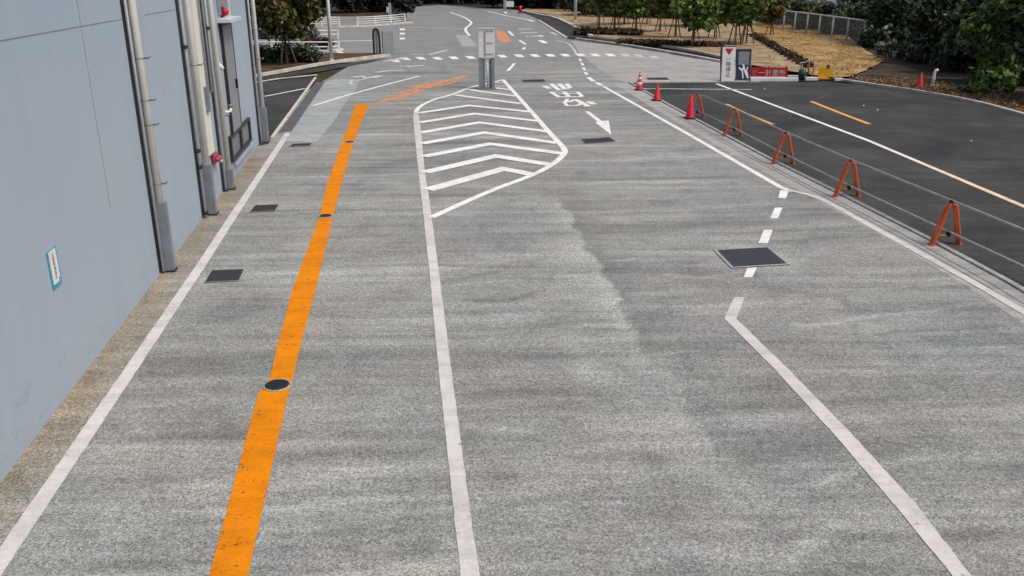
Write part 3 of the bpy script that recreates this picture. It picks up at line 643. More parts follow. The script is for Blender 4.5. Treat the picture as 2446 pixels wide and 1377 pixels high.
wbox(k, va + .04, vb - .1, vz0 - .05, vz0 + .03, .004, .068); wbox(k, va + .04, vb - .1, vz1, vz1 + .06, .004, .068)
bpart(k, 'vent_frame', M['dark'], v)
bpart(wbox(MB(), Wp(560, 405)[0], vb + .3, vz0 - .22, vz0 - .14, .003, .07, .01), 'ledge', M['wall'])
def wall_thing(name, px, off, label, cat):
    s, z = Wp(px[0], px[1], off); t = thing(name, wpt(s, z, off), label, cat)
    t.rotation_euler = (0, 0, math.atan2(WN.y, WN.x)); return t
t = wall_thing('alarm_lamp', (530, 29), .02, 'round red alarm lamp above the grey door', 'alarm lamp')
MB().box((.02, 0, 0), (.04, .24, .24), None, .02).build('base', M['maroon'], t); k = MB(); k.lathe([(.085, 0), (.085, .05), (.06, .09), (.03, .11)], 20); bmesh.ops.rotate(k.bm, verts=k.bm.verts, matrix=Matrix.Rotation(R(90), 3, 'Y')); bmesh.ops.translate(k.bm, verts=k.bm.verts, vec=(.04, 0, 0)); k.build('lens', M['red'], t)
t = wall_thing('wall_lamp', (519, 150), .10, 'small white lamp bracket beside the grey door', 'wall lamp')
MB().box((.0, 0, .1), (.08, .11, .18), None, .02).build('housing', M['beige'], t); MB().tube([(.0, 0, 0), (.05, .03, -.09), (.09, .05, -.14)], [.035, .045, .05], 14).build('lamp_head', M['beige'], t); MB().box((-.05, 0, .1), (.06, .06, .06)).build('mount', M['steel'], t)
t = wall_thing('hydrant_inlet', (514, 378), .05, 'faded red fire hose inlet low on the wall between two pipes', 'hydrant inlet')
MB().box((.0, 0, 0), (.05, .4, .24), None, .02).build('plate', M['pinkred'], t)
for dy in (-.1, .1): k = MB(); k.tube([(.03, dy, 0), (.11, dy, -.02)], .05, 14); k.build('nozzle', M['pinkred'], t)
MB().box((.08, .14, -.09), (.07, .10, .05), None, .01).build('cap', M['conewhite'], t)
t = wall_thing('pipe_elbow', (541, 268), .16, 'small white tap elbow on the third wall pipe', 'pipe elbow')
MB().tube([(-.1, 0, 0), (.03, 0, 0), (.08, .05, .01), (.09, .08, .1)], .03, 12).build('bend', M['wpaint'], t); MB().lathe([(.045, .09), (.045, .15)], 12, (.09, .08, 0)).build('cap', M['steel'], t)
# notice on the wall
def text_mesh(body, size, m, name, parent, mat4):
    cu = bpy.data.curves.new(name, 'FONT'); cu.body = body; cu.size = size; cu.align_x = 'CENTER'; cu.align_y = 'CENTER'; cu.extrude = 0.002
    o = bpy.data.objects.new(name, cu); COL.objects.link(o)
    dg = bpy.context.evaluated_depsgraph_get(); me_ = bpy.data.meshes.new_from_object(o.evaluated_get(dg)); bpy.data.objects.remove(o)
    me_.transform(mat4); me_.name = name; me_.materials.clear(); me_.materials.append(m)
    return link(name, me_, parent)
p1, p2, p3, p4 = Wp(111, 605, .01), Wp(134, 588, .01), Wp(148, 672, .01), Wp(129, 699, .01)
ns0, ns1 = (p1[0] + p4[0]) / 2, (p2[0] + p3[0]) / 2; nz0, nz1 = (p3[1] + p4[1]) / 2, (p1[1] + p2[1]) / 2
t = thing('wall_notice', wpt((ns0 + ns1) / 2, (nz0 + nz1) / 2, 0), 'upright white notice with teal border stuck on the pale wall', 'notice')
t.rotation_euler = (0, 0, math.atan2(WN.y, WN.x))
nw, nh = ns1 - ns0, nz1 - nz0
MB().box((.006, 0, 0), (.006, nw, nh)).build('border', M['teal'], t); MB().box((.011, .0, .02), (.006, nw * .72, nh * .86)).build('panel', M['wpaint'], t)
# text faces +x, reads towards +y
TM = Matrix(((0, 0, 1, .0155), (1, 0, 0, 0), (0, 1, 0, 0), (0, 0, 0, 1)))
for k, ch in enumerate('注意車両通行'):
    text_mesh(ch, nh * .115, M['notice_red'] if k < 2 else M['notice_grey'], 'lettering', t, Matrix.Translation((0, -nw * .02, nh * (.34 - k * .115))) @ TM)
MB().box((.0155, nw * .27, -nh * .33), (.003, nw * .14, nh * .07)).build('pictogram', M['teal'], t)

# ================================================================== island pillar
g = G(1163, 213); hp = height(1163, 213, 70)
t = thing('island_pillar', g, 'grey metal signal pillar standing on the chevron island', 'pillar')
wz = 0.66; zc = height(1163, 213, 138)
for sx in (-.26, .26): MB().box((sx, 0, zc / 2), (.13, .22, zc), None, .01).build('post', M['sleeve'], t)
for sx in (-.13, .15): MB().box((sx, .03, zc / 2), (.10, .08, zc - .1), None, .005).build('side_panel', M['steel'], t)
MB().tube([(0.04, -.06, .02), (0.04, -.06, zc)], .035, 14).build('riser_pipe', M['pale_steel'], t)
MB().box((0, 0, .02), (.75, .42, .04), None, .01).build('base_plate', M['steel'], t)
ub = MB().box((0, 0, (zc + hp) / 2), (wz, .26, hp - zc), None, .012).build('cabinet', M['wpaint'], t)
MB().box((-.06, -.135, (zc + hp) / 2), (.07, .02, hp - zc - .12)).build('centre_strip', M['strip'], ub)
for f_ in (.93, .52, .13): MB().box((.13, -.134, zc + (hp - zc) * f_), (.30, .018, .045)).build('panel_rib', M['strip'], ub)
MB().box((0, 0, hp + .02), (wz + .05, .32, .04), None, .008).build('cap', M['pale_steel'], t)

# ================================================================== barricades and rails
feet = [(2257, 585, 'orange barrier frame nearest the camera'), (2022, 470, 'orange barrier frame, second from the camera'), (1870, 392, 'orange barrier frame in the middle of the row'), (1750, 326, 'orange barrier frame, fourth along the kerb'), (1662, 282, 'orange barrier frame farthest away, behind a red cone')]
base = [G(x, y) for x, y, _ in feet]
rd = (base[0] - base[-1]).normalized(); ang = math.atan2(rd.y, rd.x)      # rail direction
def bar_parts(t):
    for side in (-1, 1):
        k = MB()
        for o in (-.045, .045):
            # local x along the rail, y across it
            pts = [(o * .6, side * .255, 0.02), (o, side * .235, .12), (o, side * .125, .50), (o, side * .085, .66), (o * .9, side * .06, .735), (o * .6, 0, .755)]
            k.tube(smooth3(pts), .027, 10)
        k.box((0, side * .27, .012), (.13, .06, .024))
        k.build('leg_frame', M['frame'], t)
    MB().tube([(0, -.235, .17), (0, .235, .17)], .018, 10).build('cross_bar', M['frame'], t)
    MB().box((0, 0, .775), (.09, .07, .09), None, .01).build('top_clamp', M['black'], t)
    MB().box((0, .03, .20), (.09, .06, .08), None, .01).build('lower_clamp', M['black'], t)
def smooth3(pts):
    pts = [Vector(p) for p in pts]
    for _ in range(2):
        q = [pts[0]]
        for a, b in zip(pts, pts[1:]): q += [a.lerp(b, .25), a.lerp(b, .75)]
        pts = q + [pts[-1]]
    return pts
def copy_tree(o, parent=None):
    c = o.copy(); COL.objects.link(c); c.parent = parent
    for ch in o.children: copy_tree(ch, c)
    return c
proto = None
tops = []
for (x, y, lab), b in zip(feet, base):
    if proto is None:
        o = proto = thing('barrier_frame', b, lab, 'barrier', 'orange barrier frames along the kerb'); bar_parts(o)
    else:
        o = copy_tree(proto); o.location = b; o['label'] = lab
    o.rotation_euler = (0, 0, ang)
    tops.append(b)
bl = [tops[0] + (tops[0] - tops[1]) * 1.3] + tops
for z_, yo, lab in ((.80, 0, 'upper galvanised pipe rail running through the orange barrier frames'), (.225, .055, 'lower galvanised pipe rail running through the orange barrier frames')):
    nrm = Vector((-rd.y, rd.x, 0))
    pts = [p + nrm * yo + Vector((0, 0, z_)) for p in bl]; pts[-1] = pts[-1] - rd * .25
    tag(MB().tube(pts, .024, 10).build('pipe_rail', M['rail']), lab, 'pipe rail', 'pipe rails of the barrier')

# ================================================================== cones and bollard
def cone(x, y, h, lab, stripes, m='cone'):
    t = thing('traffic_cone', G(x, y), lab, 'traffic cone', 'traffic cones')
    MB().box((0, 0, .02), (.38, .38, .04), None, .015).build('base', M['black'], t)
    r0, r1 = .15, .032
    def rr(z): return r0 + (r1 - r0) * (z - .04) / (h - .04)
    zs = [.04, h] if not stripes else [.04, h * .28, h * .42, h * .56, h * .68, h * .80, h]
    body = MB().lathe([(rr(.04) + .012, .035), (rr(.06), .06), (rr(h), h - .01), (rr(h) * .7, h)], 20).build('body', M[m], t)
    if stripes:
        for a, b in ((.28, .44), (.58, .72), (.84, .93)): MB().lathe([(rr(h * a) + .003, h * a), (rr(h * b) + .003, h * b)], 20).build('stripe', M['conewhite'], t)
    else: MB().lathe([(rr(h) * 1.25, h - .03), (rr(h) * 1.25, h - .005)], 16).build('collar', M[m], t)
cone(1527, 216, .74, 'red and white striped traffic cone, farthest along the kerb', True)
cone(1569, 241, .60, 'plain red traffic cone between striped cone and barrier', False)
cone(1648, 284, .80, 'tall red traffic cone in front of the last orange barrier frame', False)
cone(2196, 212, .66, 'red traffic cone under the dark shrubs on the right', False)
t = thing('white_post', G(2226, 209), 'short white bent post beside the right hand red cone', 'post')
MB().tube([(0, 0, 0), (0.01, 0, .4), (.02, 0, .62), (.07, 0, .70), (.14, 0, .71)], [.07, .065, .06, .06, .06], 14).build('pipe', M['wpaint'], t); MB().lathe([(.12, 0), (.10, .1)], 14).build('foot', M['pave'], t)

# ================================================================== site signs at the back of the dark road
def board(name, xl, xr, yb, yt, lab, cat, m, lean=.16):
    a, b = G(xl, yb), G(xr, yb); c = (a + b) / 2; h = height((xl + xr) / 2, yb, yt); w = (b - a).length
    t = thing(name, c, lab, cat, None, math.atan2((b - a).y, (b - a).x))
    return t, w, h
FT = Matrix(((1, 0, 0, 0), (0, 0, -1, 0), (0, 1, 0, 0), (0, 0, 0, 1)))     # text standing up, facing -y
t, w, h = board('stop_sign', 1722, 1753, 196, 115, 'tall white board with red triangle and vertical lettering', 'sign board', None)
tilt = Matrix.Rotation(R(-7), 4, 'X')
def tb(mb, name, m, par, tm=tilt):
    bmesh.ops.transform(mb.bm, matrix=tm, verts=mb.bm.verts); return mb.build(name, m, par)
tb(MB().box((0, 0, h / 2 + .03), (w, .03, h), None, .004), 'panel', M['wpaint'], t)
tb(MB().box((-w / 2 - .02, .02, h / 2 + .02), (.04, .06, h + .04)), 'side_frame', M['dark'], t)
tb(MB().box((0, .02, h + .05), (w + .06, .06, .04)), 'top_frame', M['maroon'], t)
k = MB(); k.box((-w / 2, .30, h / 2), (.04, .04, h * 1.02), Matrix.Rotation(R(-20), 3, 'X')); k.box((w / 2 - .05, .30, h / 2), (.04, .04, h * 1.02), Matrix.Rotation(R(-20), 3, 'X')); k.build('rear_leg', M['dark'], t)
k = MB(); tri = [(-w * .34, h * .96), (w * .34, h * .96), (0, h * .76)]
vs = [(x, -.018, z + .03) for x, z in tri]; k.poly(vs); tb(k, 'triangle', M['red'], t)
for i_, ch in enumerate('一時停止'): text_mesh(ch, h * .155, M['maroon'], 'lettering', t, tilt @ Matrix.Translation((0, -.02, h * (.66 - i_ * .15))) @ FT)
t, w, h = board('navy_board', 1756, 1791, 193, 119, 'dark navy notice board with white drawing at its foot', 'sign board', None)
tb(MB().box((0, 0, h / 2 + .03), (w, .03, h), None, .004), 'panel', M['navy'], t)
tb(MB().box((0, -.02, h * .72), (w * .72, .012, h * .42)), 'inner_panel', M['sleeve'], t)
k = MB(); k.stroke([(-w * .02, h * .50), (w * .08, h * .32), (w * .36, h * .06)], .09, 0); k.stroke([(-w * .30, h * .40), (-w * .14, h * .33), (0, h * .36)], .08, .001); k.stroke([(-w * .08, h * .33), (-w * .02, h * .18), (w * .02, h * .05)], .06, .002); k.stroke([(w * .3, h * .42), (w * .22, h * .30), (w * .34, h * .16)], .05, .003)
bmesh.ops.transform(k.bm, matrix=Matrix(((1, 0, 0, 0), (0, 0, -1, -.03), (0, 1, 0, .03), (0, 0, 0, 1))), verts=k.bm.verts); tb(k, 'drawing', M['wpaint'], t)
k = MB(); k.box((-w / 2 + .05, .26, h / 2), (.04, .04, h), Matrix.Rotation(R(-18), 3, 'X')); k.box((w / 2 - .05, .26, h / 2), (.04, .04, h), Matrix.Rotation(R(-18), 3, 'X')); k.build('rear_leg', M['dark'], t)
t, w, h = board('red_banner', 1791, 1879, 188, 160, 'low red banner with white lettering on a frame', 'banner', None)
MB().box((0, 0, h / 2), (w, .05, h - .06), None, .008).build('panel', M['red'], t)
MB().box((-w * .39, -.031, h * .45), (w * .15, .008, h * .55)).build('square_patch', M['pinkred'], t)
for i_, ch in enumerate('一計量所'): text_mesh(ch, h * .58, M['conewhite'], 'lettering', t, Matrix.Translation((-w * .20 + i_ * w * .185, -.036, h * .46)) @ FT)
MB().box((0, -.03, .05), (w, .03, .08)).build('foot_strip', M['wpaint'], t)
for sx in (-.48, 0, .48): MB().box((w * sx, .06, h / 2), (.05, .05, h + .05)).build('post', M['maroon'], t)
t, w, h = board('yellow_sign', 1953, 1988, 190, 164, 'small yellow sign board standing at the edge of the straw', 'sign board', None)
MB().box((0, 0, h / 2 + .05), (w, .04, h - .06), None, .01).build('panel', M['yellow'], t)
for sx in (-.4, .4): MB().box((w * sx, .05, h / 2), (.04, .04, h)).build('leg', M['black'], t)
MB().box((w * .12, 0, h + .08), (.13, .08, .16), None, .02).build('warning_light', M['maroon'], t); MB().box((0, 0, .05), (w + .1, .3, .10), None, .02).build('foot', M['amber'], t)
# white beams on the ground
def beam(px0, px1, y, hh, d, lab):
    a, b = G(px0, y), G(px1, y); c = (a + b) / 2
    t = thing('kerb_beam', c, lab, 'beam', 'white beams lying behind the signs', math.atan2((b - a).y, (b - a).x)); L_ = (b - a).length
    MB().box((0, 0, hh / 2), (L_, d, hh), None, .02).build('block', M['wpaint'], t)
    for sx in (-.5, .5): MB().box((sx * (L_ + .02), 0, hh / 2), (.03, d * .8, hh * .8)).build('end_plate', M['steel'], t)
beam(1791, 1905, 195, .16, .22, 'long white beam lying in front of the red banner'); beam(1880, 1912, 188, .14, .2, 'short white beam right of the red banner')
beam(1922, 1952, 193, .15, .22, 'white beam left of the yellow sign'); beam(1992, 2012, 194, .13, .2, 'white beam right of the yellow sign')
t = thing('green_bin', G(1915, 192), 'dark green tub standing at the end of the long white beam', 'tub')
MB().lathe([(.15, 0), (.19, .28), (.17, .42), (.1, .5)], 18).build('tub', M['green'], t); MB().lathe([(.2, .27), (.2, .31)], 18).build('rim', M['black'], t)
t = thing('handrail', G(1921, 190), 'grey tube handrail between green tub and yellow sign', 'handrail')
q = G(1921, 190); hh = height(1925, 190, 150)
for i_, px in enumerate((1912, 1929, 1941)): b = G(px, 190 - i_ * 4) - q; MB().tube([b, b + Vector((0, 0, hh))], .03, 10).build('post', M['steel'] if i_ != 1 else M['pinkred'], t)
b0, b1 = G(1905, 193) - q, G(1944, 181) - q; MB().tube([b0 + Vector((0, 0, hh)), b1 + Vector((0, 0, hh))], .03, 10).build('top_rail', M['steel'], t)

# ================================================================== left background: rails, poles, gate, bollard
def guard(px, lab, rails=4):
    pts = [G(x, y) for x, y, _ in px]; c = pts[0]; t = thing('guard_fence', c, lab, 'guard fence', 'white guard fences')
    hs = height(px[-1][0], px[-1][1], px[-1][2])
    for p in pts: MB().box((*(p - c).xy, hs / 2), (.13, .13, hs), None, .01).build('post', M['wpaint'], t)
    for k in range(rails):
        z_ = hs * (.95 - k * .82 / rails); MB().tube([p - c + Vector((0, 0, z_)) for p in pts], .035, 8).build('rail', M['wpaint'], t)
guard([(855, 65, 33), (897, 63, 33), (935, 60, 33), (968, 56, 33)], 'white four rail fence on the far kerb, left of the dark conifer')
guard([(690, 66, 40), (730, 66, 40), (770, 66, 40), (811, 66, 41)], 'white four rail fence on the far kerb behind the staked tree')
guard([(600, 127, 97), (650, 127, 97), (725, 127, 98), (788, 127, 98), (810, 125, 98)], 'low white rail along the back of the planting bed', 2)
guard([(700, 95, 70), (752, 95, 72), (808, 94, 72)], 'white rail beside the side street, half hidden by the tree', 2)
kerb('kerb', [(560, 128), (700, 127), (790, 126), (815, 121)], 0.3, 0.12, M['wpaint'])
def pole(px, pyb, top, rad, lab, m='wpaint', box=None):
    t = thing('lamp_pole', G(px, pyb), lab, 'pole', 'lamp poles')
    MB().tube([(0, 0, 0), (0, 0, top * .5), (0, 0, top)], [rad, rad * .9, rad * .75], 14).build('shaft', M[m], t)
    MB().lathe([(rad * 1.9, 0), (rad * 1.9, .04), (rad * 1.2, .06), (rad * 1.1, .22)], 14).build('base', M['kerb'], t)
    MB().tube([(0, 0, top - .05), (.5, 0, top + .25), (1.2, 0, top + .35)], rad * .6, 10).build('arm', M[m], t); MB().box((1.4, 0, top + .34), (.6, .22, .12), None, .04).build('lamp_head', M['pale_steel'], t)
    if box: MB().box((-.18, -.05, box), (.28, .22, .55), None, .02).build('control_box', M['wpaint'], t)
pole(793, 152, 6.5, .10, 'white lamp pole standing in the planting bed on the left')
pole(932, 45, 6.5, .16, 'white lamp pole with a control box behind the far guard fence', box=height(932, 45, 24))
pole(1374, 54, 6.5, .14, 'pale grey pole in the dry ground beside the dark asphalt strip', 'pale_steel')
pole(1206, 33, 6.5, .17, 'pale pole at the right hand bend of the far road', 'pale_steel')
# black hoop bollard and mesh gate
gb = G(901, 133); hb = height(901, 133, 70); t = thing('hoop_bollard', gb, 'tall black hoop post at the end of the kerb', 'hoop post')
MB().tube(smooth3([(-.17, 0, 0), (-.17, 0, hb * .6), (-.16, 0, hb * .93), (-.08, 0, hb), (.06, 0, hb), (.14, 0, hb * .93), (.17, 0, hb * .6), (.17, 0, 0)]), .06, 12).build('hoop', M['black'], t)
MB().box((0, 0, hb * .5), (.14, .03, hb * .9)).build('infill_panel', M['steel'], t)
gb = G(915, 132); t = thing('mesh_gate', gb, 'see-through grey mesh gate leaf beside the black hoop post', 'gate'); b1 = G(942, 130) - gb; hb = height(920, 132, 77)
MB().tube([(0, 0, .05), (0, 0, hb), (b1.x, b1.y, hb), (b1.x, b1.y, .05), (0, 0, .08)], .022, 8).build('gate_frame', M['steel'], t)
k = MB(); k.poly([(0, 0, .1), (b1.x, b1.y, .1), (b1.x, b1.y, hb - .03), (0, 0, hb - .03)]); k.build('mesh_panel', M['mesh'], t)
# sign plate and red post at the far bend
gb = G(1218, 30); t = thing('road_sign', gb, 'small white sign plate at the far bend', 'sign'); MB().tube([(0, 0, 0), (0, 0, 2.2)], .05, 8).build('post', M['steel'], t); MB().box((0, -.07, height(1218, 30, 10)), (.9, .03, .65), None, .01).build('plate', M['wpaint'], t)
gb = G(1243, 32); t = thing('marker_post', gb, 'dark red marker post where the far kerb begins', 'post'); MB().tube([(0, 0, 0), (0, 0, height(1243, 32, 14))], .18, 12).build('shaft', M['red'], t); MB().lathe([(.4, 0), (.3, .1)], 12).build('foot', M['maroon'], t)

# ================================================================== mesh fence on the right
fpx = [(1735, 54), (1760, 58), (1790, 62), (1820, 66), (1845, 70), (1870, 75), (1896, 79), (1925, 84), (1954, 89), (1985, 96), (2021, 102), (2060, 110)]
ftop = [height(1870, 75, 24.5), height(2021, 102, 47)]; fh = sum(ftop) / 2
c = G(*fpx[5]); t = thing('mesh_fence', c, 'long grey post and mesh fence between straw slope and dark trees', 'fence')
fp = [G(*p) - c for p in fpx]
for p in fp: MB().tube([p, p + Vector((0, 0, fh))], .06, 10).build('post', M['pale_steel'], t)
MB().tube([p + Vector((0, 0, fh)) for p in fp], .05, 8).build('top_rail', M['pale_steel'], t)
MB().tube([p + Vector((0, 0, .12)) for p in fp], .03, 8).build('bottom_rail', M['steel'], t)
for a, b in zip(fp, fp[1:]):
    k = MB(); o_ = Vector((0, .03, 0)); k.poly([a + o_ + Vector((0, 0, .1)), b + o_ + Vector((0, 0, .1)), b + o_ + Vector((0, 0, fh - .06)), a + o_ + Vector((0, 0, fh - .06))]); k.build('mesh_panel', M['mesh'], t)
gb = G(1724, 50); hh = height(1735, 50, 5); t = thing('hoop_gate', gb, 'white hoop barrier standing among the staked young trees', 'hoop barrier')
MB().tube(smooth3([(-.35, 0, 0), (-.35, 0, hh * .8), (-.25, 0, hh), (.25, 0, hh), (.35, 0, hh * .8), (.35, 0, 0)]), .05, 10).build('hoop', M['wpaint'], t); MB().tube([(-.35, 0, hh * .4), (.35, 0, hh * .4)], .035, 8).build('cross_bar', M['wpaint'], t)
# house seen beyond the fence
hb_ = G(1985, 30); t = thing('house', hb_, 'pale house with blue windows beyond the fence and hedge', 'house')
MB().box((0, 3, 2.6), (13, 6, 5.2)).build('wall', M['wall'], t)
for sx in (-4.6, -1.6, 1.6, 4.6):
    w_ = MB().box((sx, -.02, 1.7), (1.9, .05, 2.4)).build('window', M['glass'], t)
    for dx in (-.98, 0, .98): MB().box((sx + dx, -.06, 1.7), (.10, .06, 2.5)).build('window_frame', M['wpaint'], w_)
k = MB(); k.box((0, 3, 5.4), (14, 7.2, .4)); k.build('roof', M['sleeve'], t)
# white rail glimpsed behind the right hand shrubs
guard([(2150, 66, 22), (2200, 72, 22), (2262, 76, 22)], 'white rail glimpsed between the dark shrubs', 1)
gb = G(2140, 64); t = thing('road_sign', gb, 'small white plate on a post above the dark shrubs', 'sign'); hh = height(2140, 64, 4); MB().tube([(0, 0, 0), (0, 0, hh + .5)], .04, 8).build('post', M['steel'], t); MB().box((0, -.06, hh), (.55, .03, .8), None, .01).build('plate', M['wpaint'], t)
gb = G(2185, 142); t = thing('thin_post', gb, 'slim grey post standing in front of the dark shrubs', 'post'); MB().tube([(0, 0, 0), (0, 0, height(2185, 142, 85))], .05, 10).build('shaft', M['steel'], t); MB().lathe([(.09, 0), (.07, .08)], 10).build('foot', M['pave'], t)

# ================================================================== vegetation
def leaf_mesh(name, blobs, n, size, m, squash=.8, aspect=1.7, inside=.35, seed=0, down=0.0):
    r = np.random.default_rng(seed); V = []
    vol = np.array([b[3] * b[4] * b[5] for b in blobs]) ** (2 / 3); cnt = (vol / vol.sum() * n).astype(int) + 1
    Cs, Ns = [], []
    for b, k in zip(blobs, cnt):
        d = r.normal(size=(k, 3)); d /= np.linalg.norm(d, axis=1)[:, None]
        rad = 1 - inside * r.random(k) ** 1.6
        cl = 1 + .16 * np.sin(d[:, 0] * 5 + seed) * np.sin(d[:, 1] * 6 + b[0]) + .10 * np.sin(d[:, 2] * 9 + b[1])
        p = d * (rad * cl)[:, None] * np.array(b[3:6]) + np.array(b[:3])
        Cs.append(p); nn = d * .7 + r.normal(size=(k, 3)) * .55 + np.array([0, 0, .35 - down]); Ns.append(nn / np.linalg.norm(nn, axis=1)[:, None])
    C = np.concatenate(Cs); Nn = np.concatenate(Ns); k = len(C)
    a = np.cross(Nn, r.normal(size=(k, 3))); a /= np.linalg.norm(a, axis=1)[:, None] + 1e-9; b = np.cross(Nn, a)
    s = size * (.55 + .9 * r.random(k))[:, None]
    A = a * s * aspect / 2; B = b * s / 2; bend = Nn * s * .18
    V = np.stack([C - A, C - B * .9 - bend * .3, C + A, C + B * .9 - bend * .3], 1).reshape(-1, 3)
    me_ = bpy.data.meshes.new(name); me_.vertices.add(4 * k); me_.vertices.foreach_set('co', V.astype(np.float32).ravel())
    me_.loops.add(4 * k); me_.loops.foreach_set('vertex_index', np.arange(4 * k, dtype=np.int32))
    me_.polygons.add(k); me_.polygons.foreach_set('loop_start', np.arange(0, 4 * k, 4, dtype=np.int32)); me_.polygons.foreach_set('loop_total', np.full(k, 4, np.int32))
    me_.update(calc_edges=True); me_.materials.append(m); return me_
def blobs_tree(h, cr, z0, n, seed):
    r = random.Random(seed); out = []
    for _ in range(n):
        z = r.uniform(z0, h); f = math.sin(math.pi * min(1, max(.12, (z - z0 + .25 * (h - z0)) / ((h - z0) * 1.25)))); a = r.uniform(0, 6.28); d = r.uniform(.15, .75) * cr * f
        b = r.uniform(.2, .44) * cr * (0.5 + .5 * f); out.append((d * math.cos(a), d * math.sin(a), z, b, b, b * .8))
    return out
def trunk_mesh(mb, h, rad, blobs, lean=0.0, k=7, seed=1):
    r = random.Random(seed); sp_ = smooth3([(0, 0, -.05), (lean * .3, 0, h * .3), (lean * .7, .03, h * .6), (lean, 0, h)])
    mb.tube(sp_, [rad * (1.2 - .95 * i / (len(sp_) - 1)) for i in range(len(sp_))], 8)
    for b in r.sample(blobs, min(k, len(blobs))):
        z = max(h * .2, b[2] * .55); mb.tube([(lean * z / h, 0, z), (b[0] * .5, b[1] * .5, (z + b[2]) / 2 + .05), (b[0], b[1], b[2])], [rad * .5, rad * .32, rad * .12], 6)
    return mb
def tree_proto(name, loc, label, cat, grp, h, cr, z0, nb, nl, ls, leaf, rad, seed, stakes=False):
    t = thing(name, loc, label, cat, grp); bl_ = blobs_tree(h, cr, z0, nb, seed)
    trunk_mesh(MB(), h * .85, rad, bl_, seed=seed).build('trunk', M['bark'], t)
    link('crown', leaf_mesh('crown', bl_, nl, ls, M[leaf], seed=seed), t)
    if stakes:
        for a in (.1, 2.5, 4.3):
            MB().tube([(math.cos(a) * .5, math.sin(a) * .5, 0), (math.cos(a) * .06, math.sin(a) * .06, 1.75)], .04, 7).build('stake', M['stake'], t)
    return t
def put(proto, loc, rz, s, label, sz=None):
    c = copy_tree(proto); c.location = loc; c.rotation_euler = (0, 0, rz); c.scale = (s, s, sz or s); c['label'] = label; return c

# young staked trees on the dry ground
YG = 'staked young trees on the dry ground'
y1 = tree_proto('young_tree', G(1468, 83), 'staked young tree nearest the grey pole', 'tree', YG, 4.6, 1.75, 1.55, 40, 3600, .20, 'l_young', .05, 11, True)
y2 = tree_proto('young_tree', G(1519, 83), 'staked young tree second along from the grey pole', 'tree', YG, 5.0, 1.9, 1.6, 44, 3900, .20, 'l_green', .055, 12, True)
y3 = tree_proto('young_tree', G(1577, 79), 'staked young tree with olive crown in the middle of the row', 'tree', YG, 4.4, 1.65, 1.5, 38, 3300, .20, 'l_olive', .05, 13, True)
spots = [(y1, 1612, 93, 1.05, 'staked young tree front of the row, beside the olive one'), (y2, 1656, 116, .92, 'staked young tree closest to the pale pavement kerb'), (y3, 1706, 95, 1.0, 'staked young tree just left of the white hoop barrier'),
         (y2, 1755, 112, 1.12, 'big dark green staked tree right behind the white sign'), (y1, 1782, 108, 1.1, 'staked tree at the right end, behind the navy board'), (y3, 1840, 88, .85, 'small staked tree in front of the mesh fence'),
         (y1, 1432, 66, 1.0, 'staked young tree behind the grey pole'), (y2, 1490, 62, 1.0, 'young tree in the back row, left part'), (y3, 1545, 60, 1.05, 'young tree in the back row, centre'), (y1, 1640, 66, 1.1, 'young tree in the back row behind the front staked pair'),
         (y2, 1690, 66, 1.1, 'young tree in the back row by the hoop barrier'), (y1, 1400, 40, 1.1, 'young tree far back, left of all the others')]
for i_, (p, x, y, s, lab) in enumerate(spots): put(p, G(x, y), i_ * 1.3 + .4, s, lab)
# left bed: olive staked tree, hedge, pale shrubs behind
tree_proto('staked_tree', G(686, 158), 'olive leaved tree on three stakes in the left planting bed', 'tree', None, 5.6, 1.9, 1.7, 50, 5600, .20, 'l_olive', .07, 21, True)
h0 = G(672, 152); t = thing('clipped_hedge', h0, 'low dark clipped hedge in the left planting bed', 'hedge')
link('foliage', leaf_mesh('foliage', [(x, .2 * math.sin(x * 3), .42, .55, .5, .48) for x in np.arange(-2.2, 1.9, .35)], 5200, .11, M['l_dark'], seed=31), t)
MB().tube([(-2, 0, 0), (-2, 0, .4)], .03, 6).tube([(0, 0, 0), (0, 0, .4)], .03, 6).tube([(1.5, 0, 0), (1.5, 0, .4)], .03, 6).build('stem', M['bark'], t)
def shrub(name, px, py, blobs, n, size, leaf, label, cat='shrub', grp=None, seed=1):
    t = thing(name, G(px, py), label, cat, grp); link('foliage', leaf_mesh('foliage', blobs, n, size, M[leaf], seed=seed), t)
    k = MB()
    for b in blobs[::max(1, len(blobs) // 5)]: k.tube([(b[0] * .3, b[1] * .3, -.03), (b[0] * .7, b[1] * .7, b[2] * .6), (b[0], b[1], b[2])], [.05, .035, .015], 6)
    k.build('stem', M['bark'], t); return t
def rb(r_, w, d, h, n, seed):
    q = random.Random(seed); return [(q.uniform(-w, w), q.uniform(-d, d), q.uniform(.25, h), q.uniform(.6, 1.1) * r_, q.uniform(.6, 1.1) * r_, q.uniform(.5, .9) * r_) for _ in range(n)]
shrub('pale_shrub', 655, 112, rb(.55, 1.2, .5, 2.4, 12, 3), 1800, .16, 'l_pale', 'pale grey leaved shrub beside the corner of the building', seed=41)
shrub('pale_shrub', 722, 108, rb(.4, 1.0, .4, .9, 8, 4), 900, .14, 'l_pale', 'low pale shrub under the olive staked tree', seed=42)
shrub('low_shrub', 645, 92, rb(.9, 1.2, .8, 3.2, 10, 5), 2200, .2, 'l_green', 'green shrub filling the gap by the corner pipe', seed=43)
shrub('low_shrub', 770, 118, rb(.3, .9, .3, .5, 7, 6), 700, .12, 'l_brown', 'low brown shrub at the foot of the white rails', seed=44)
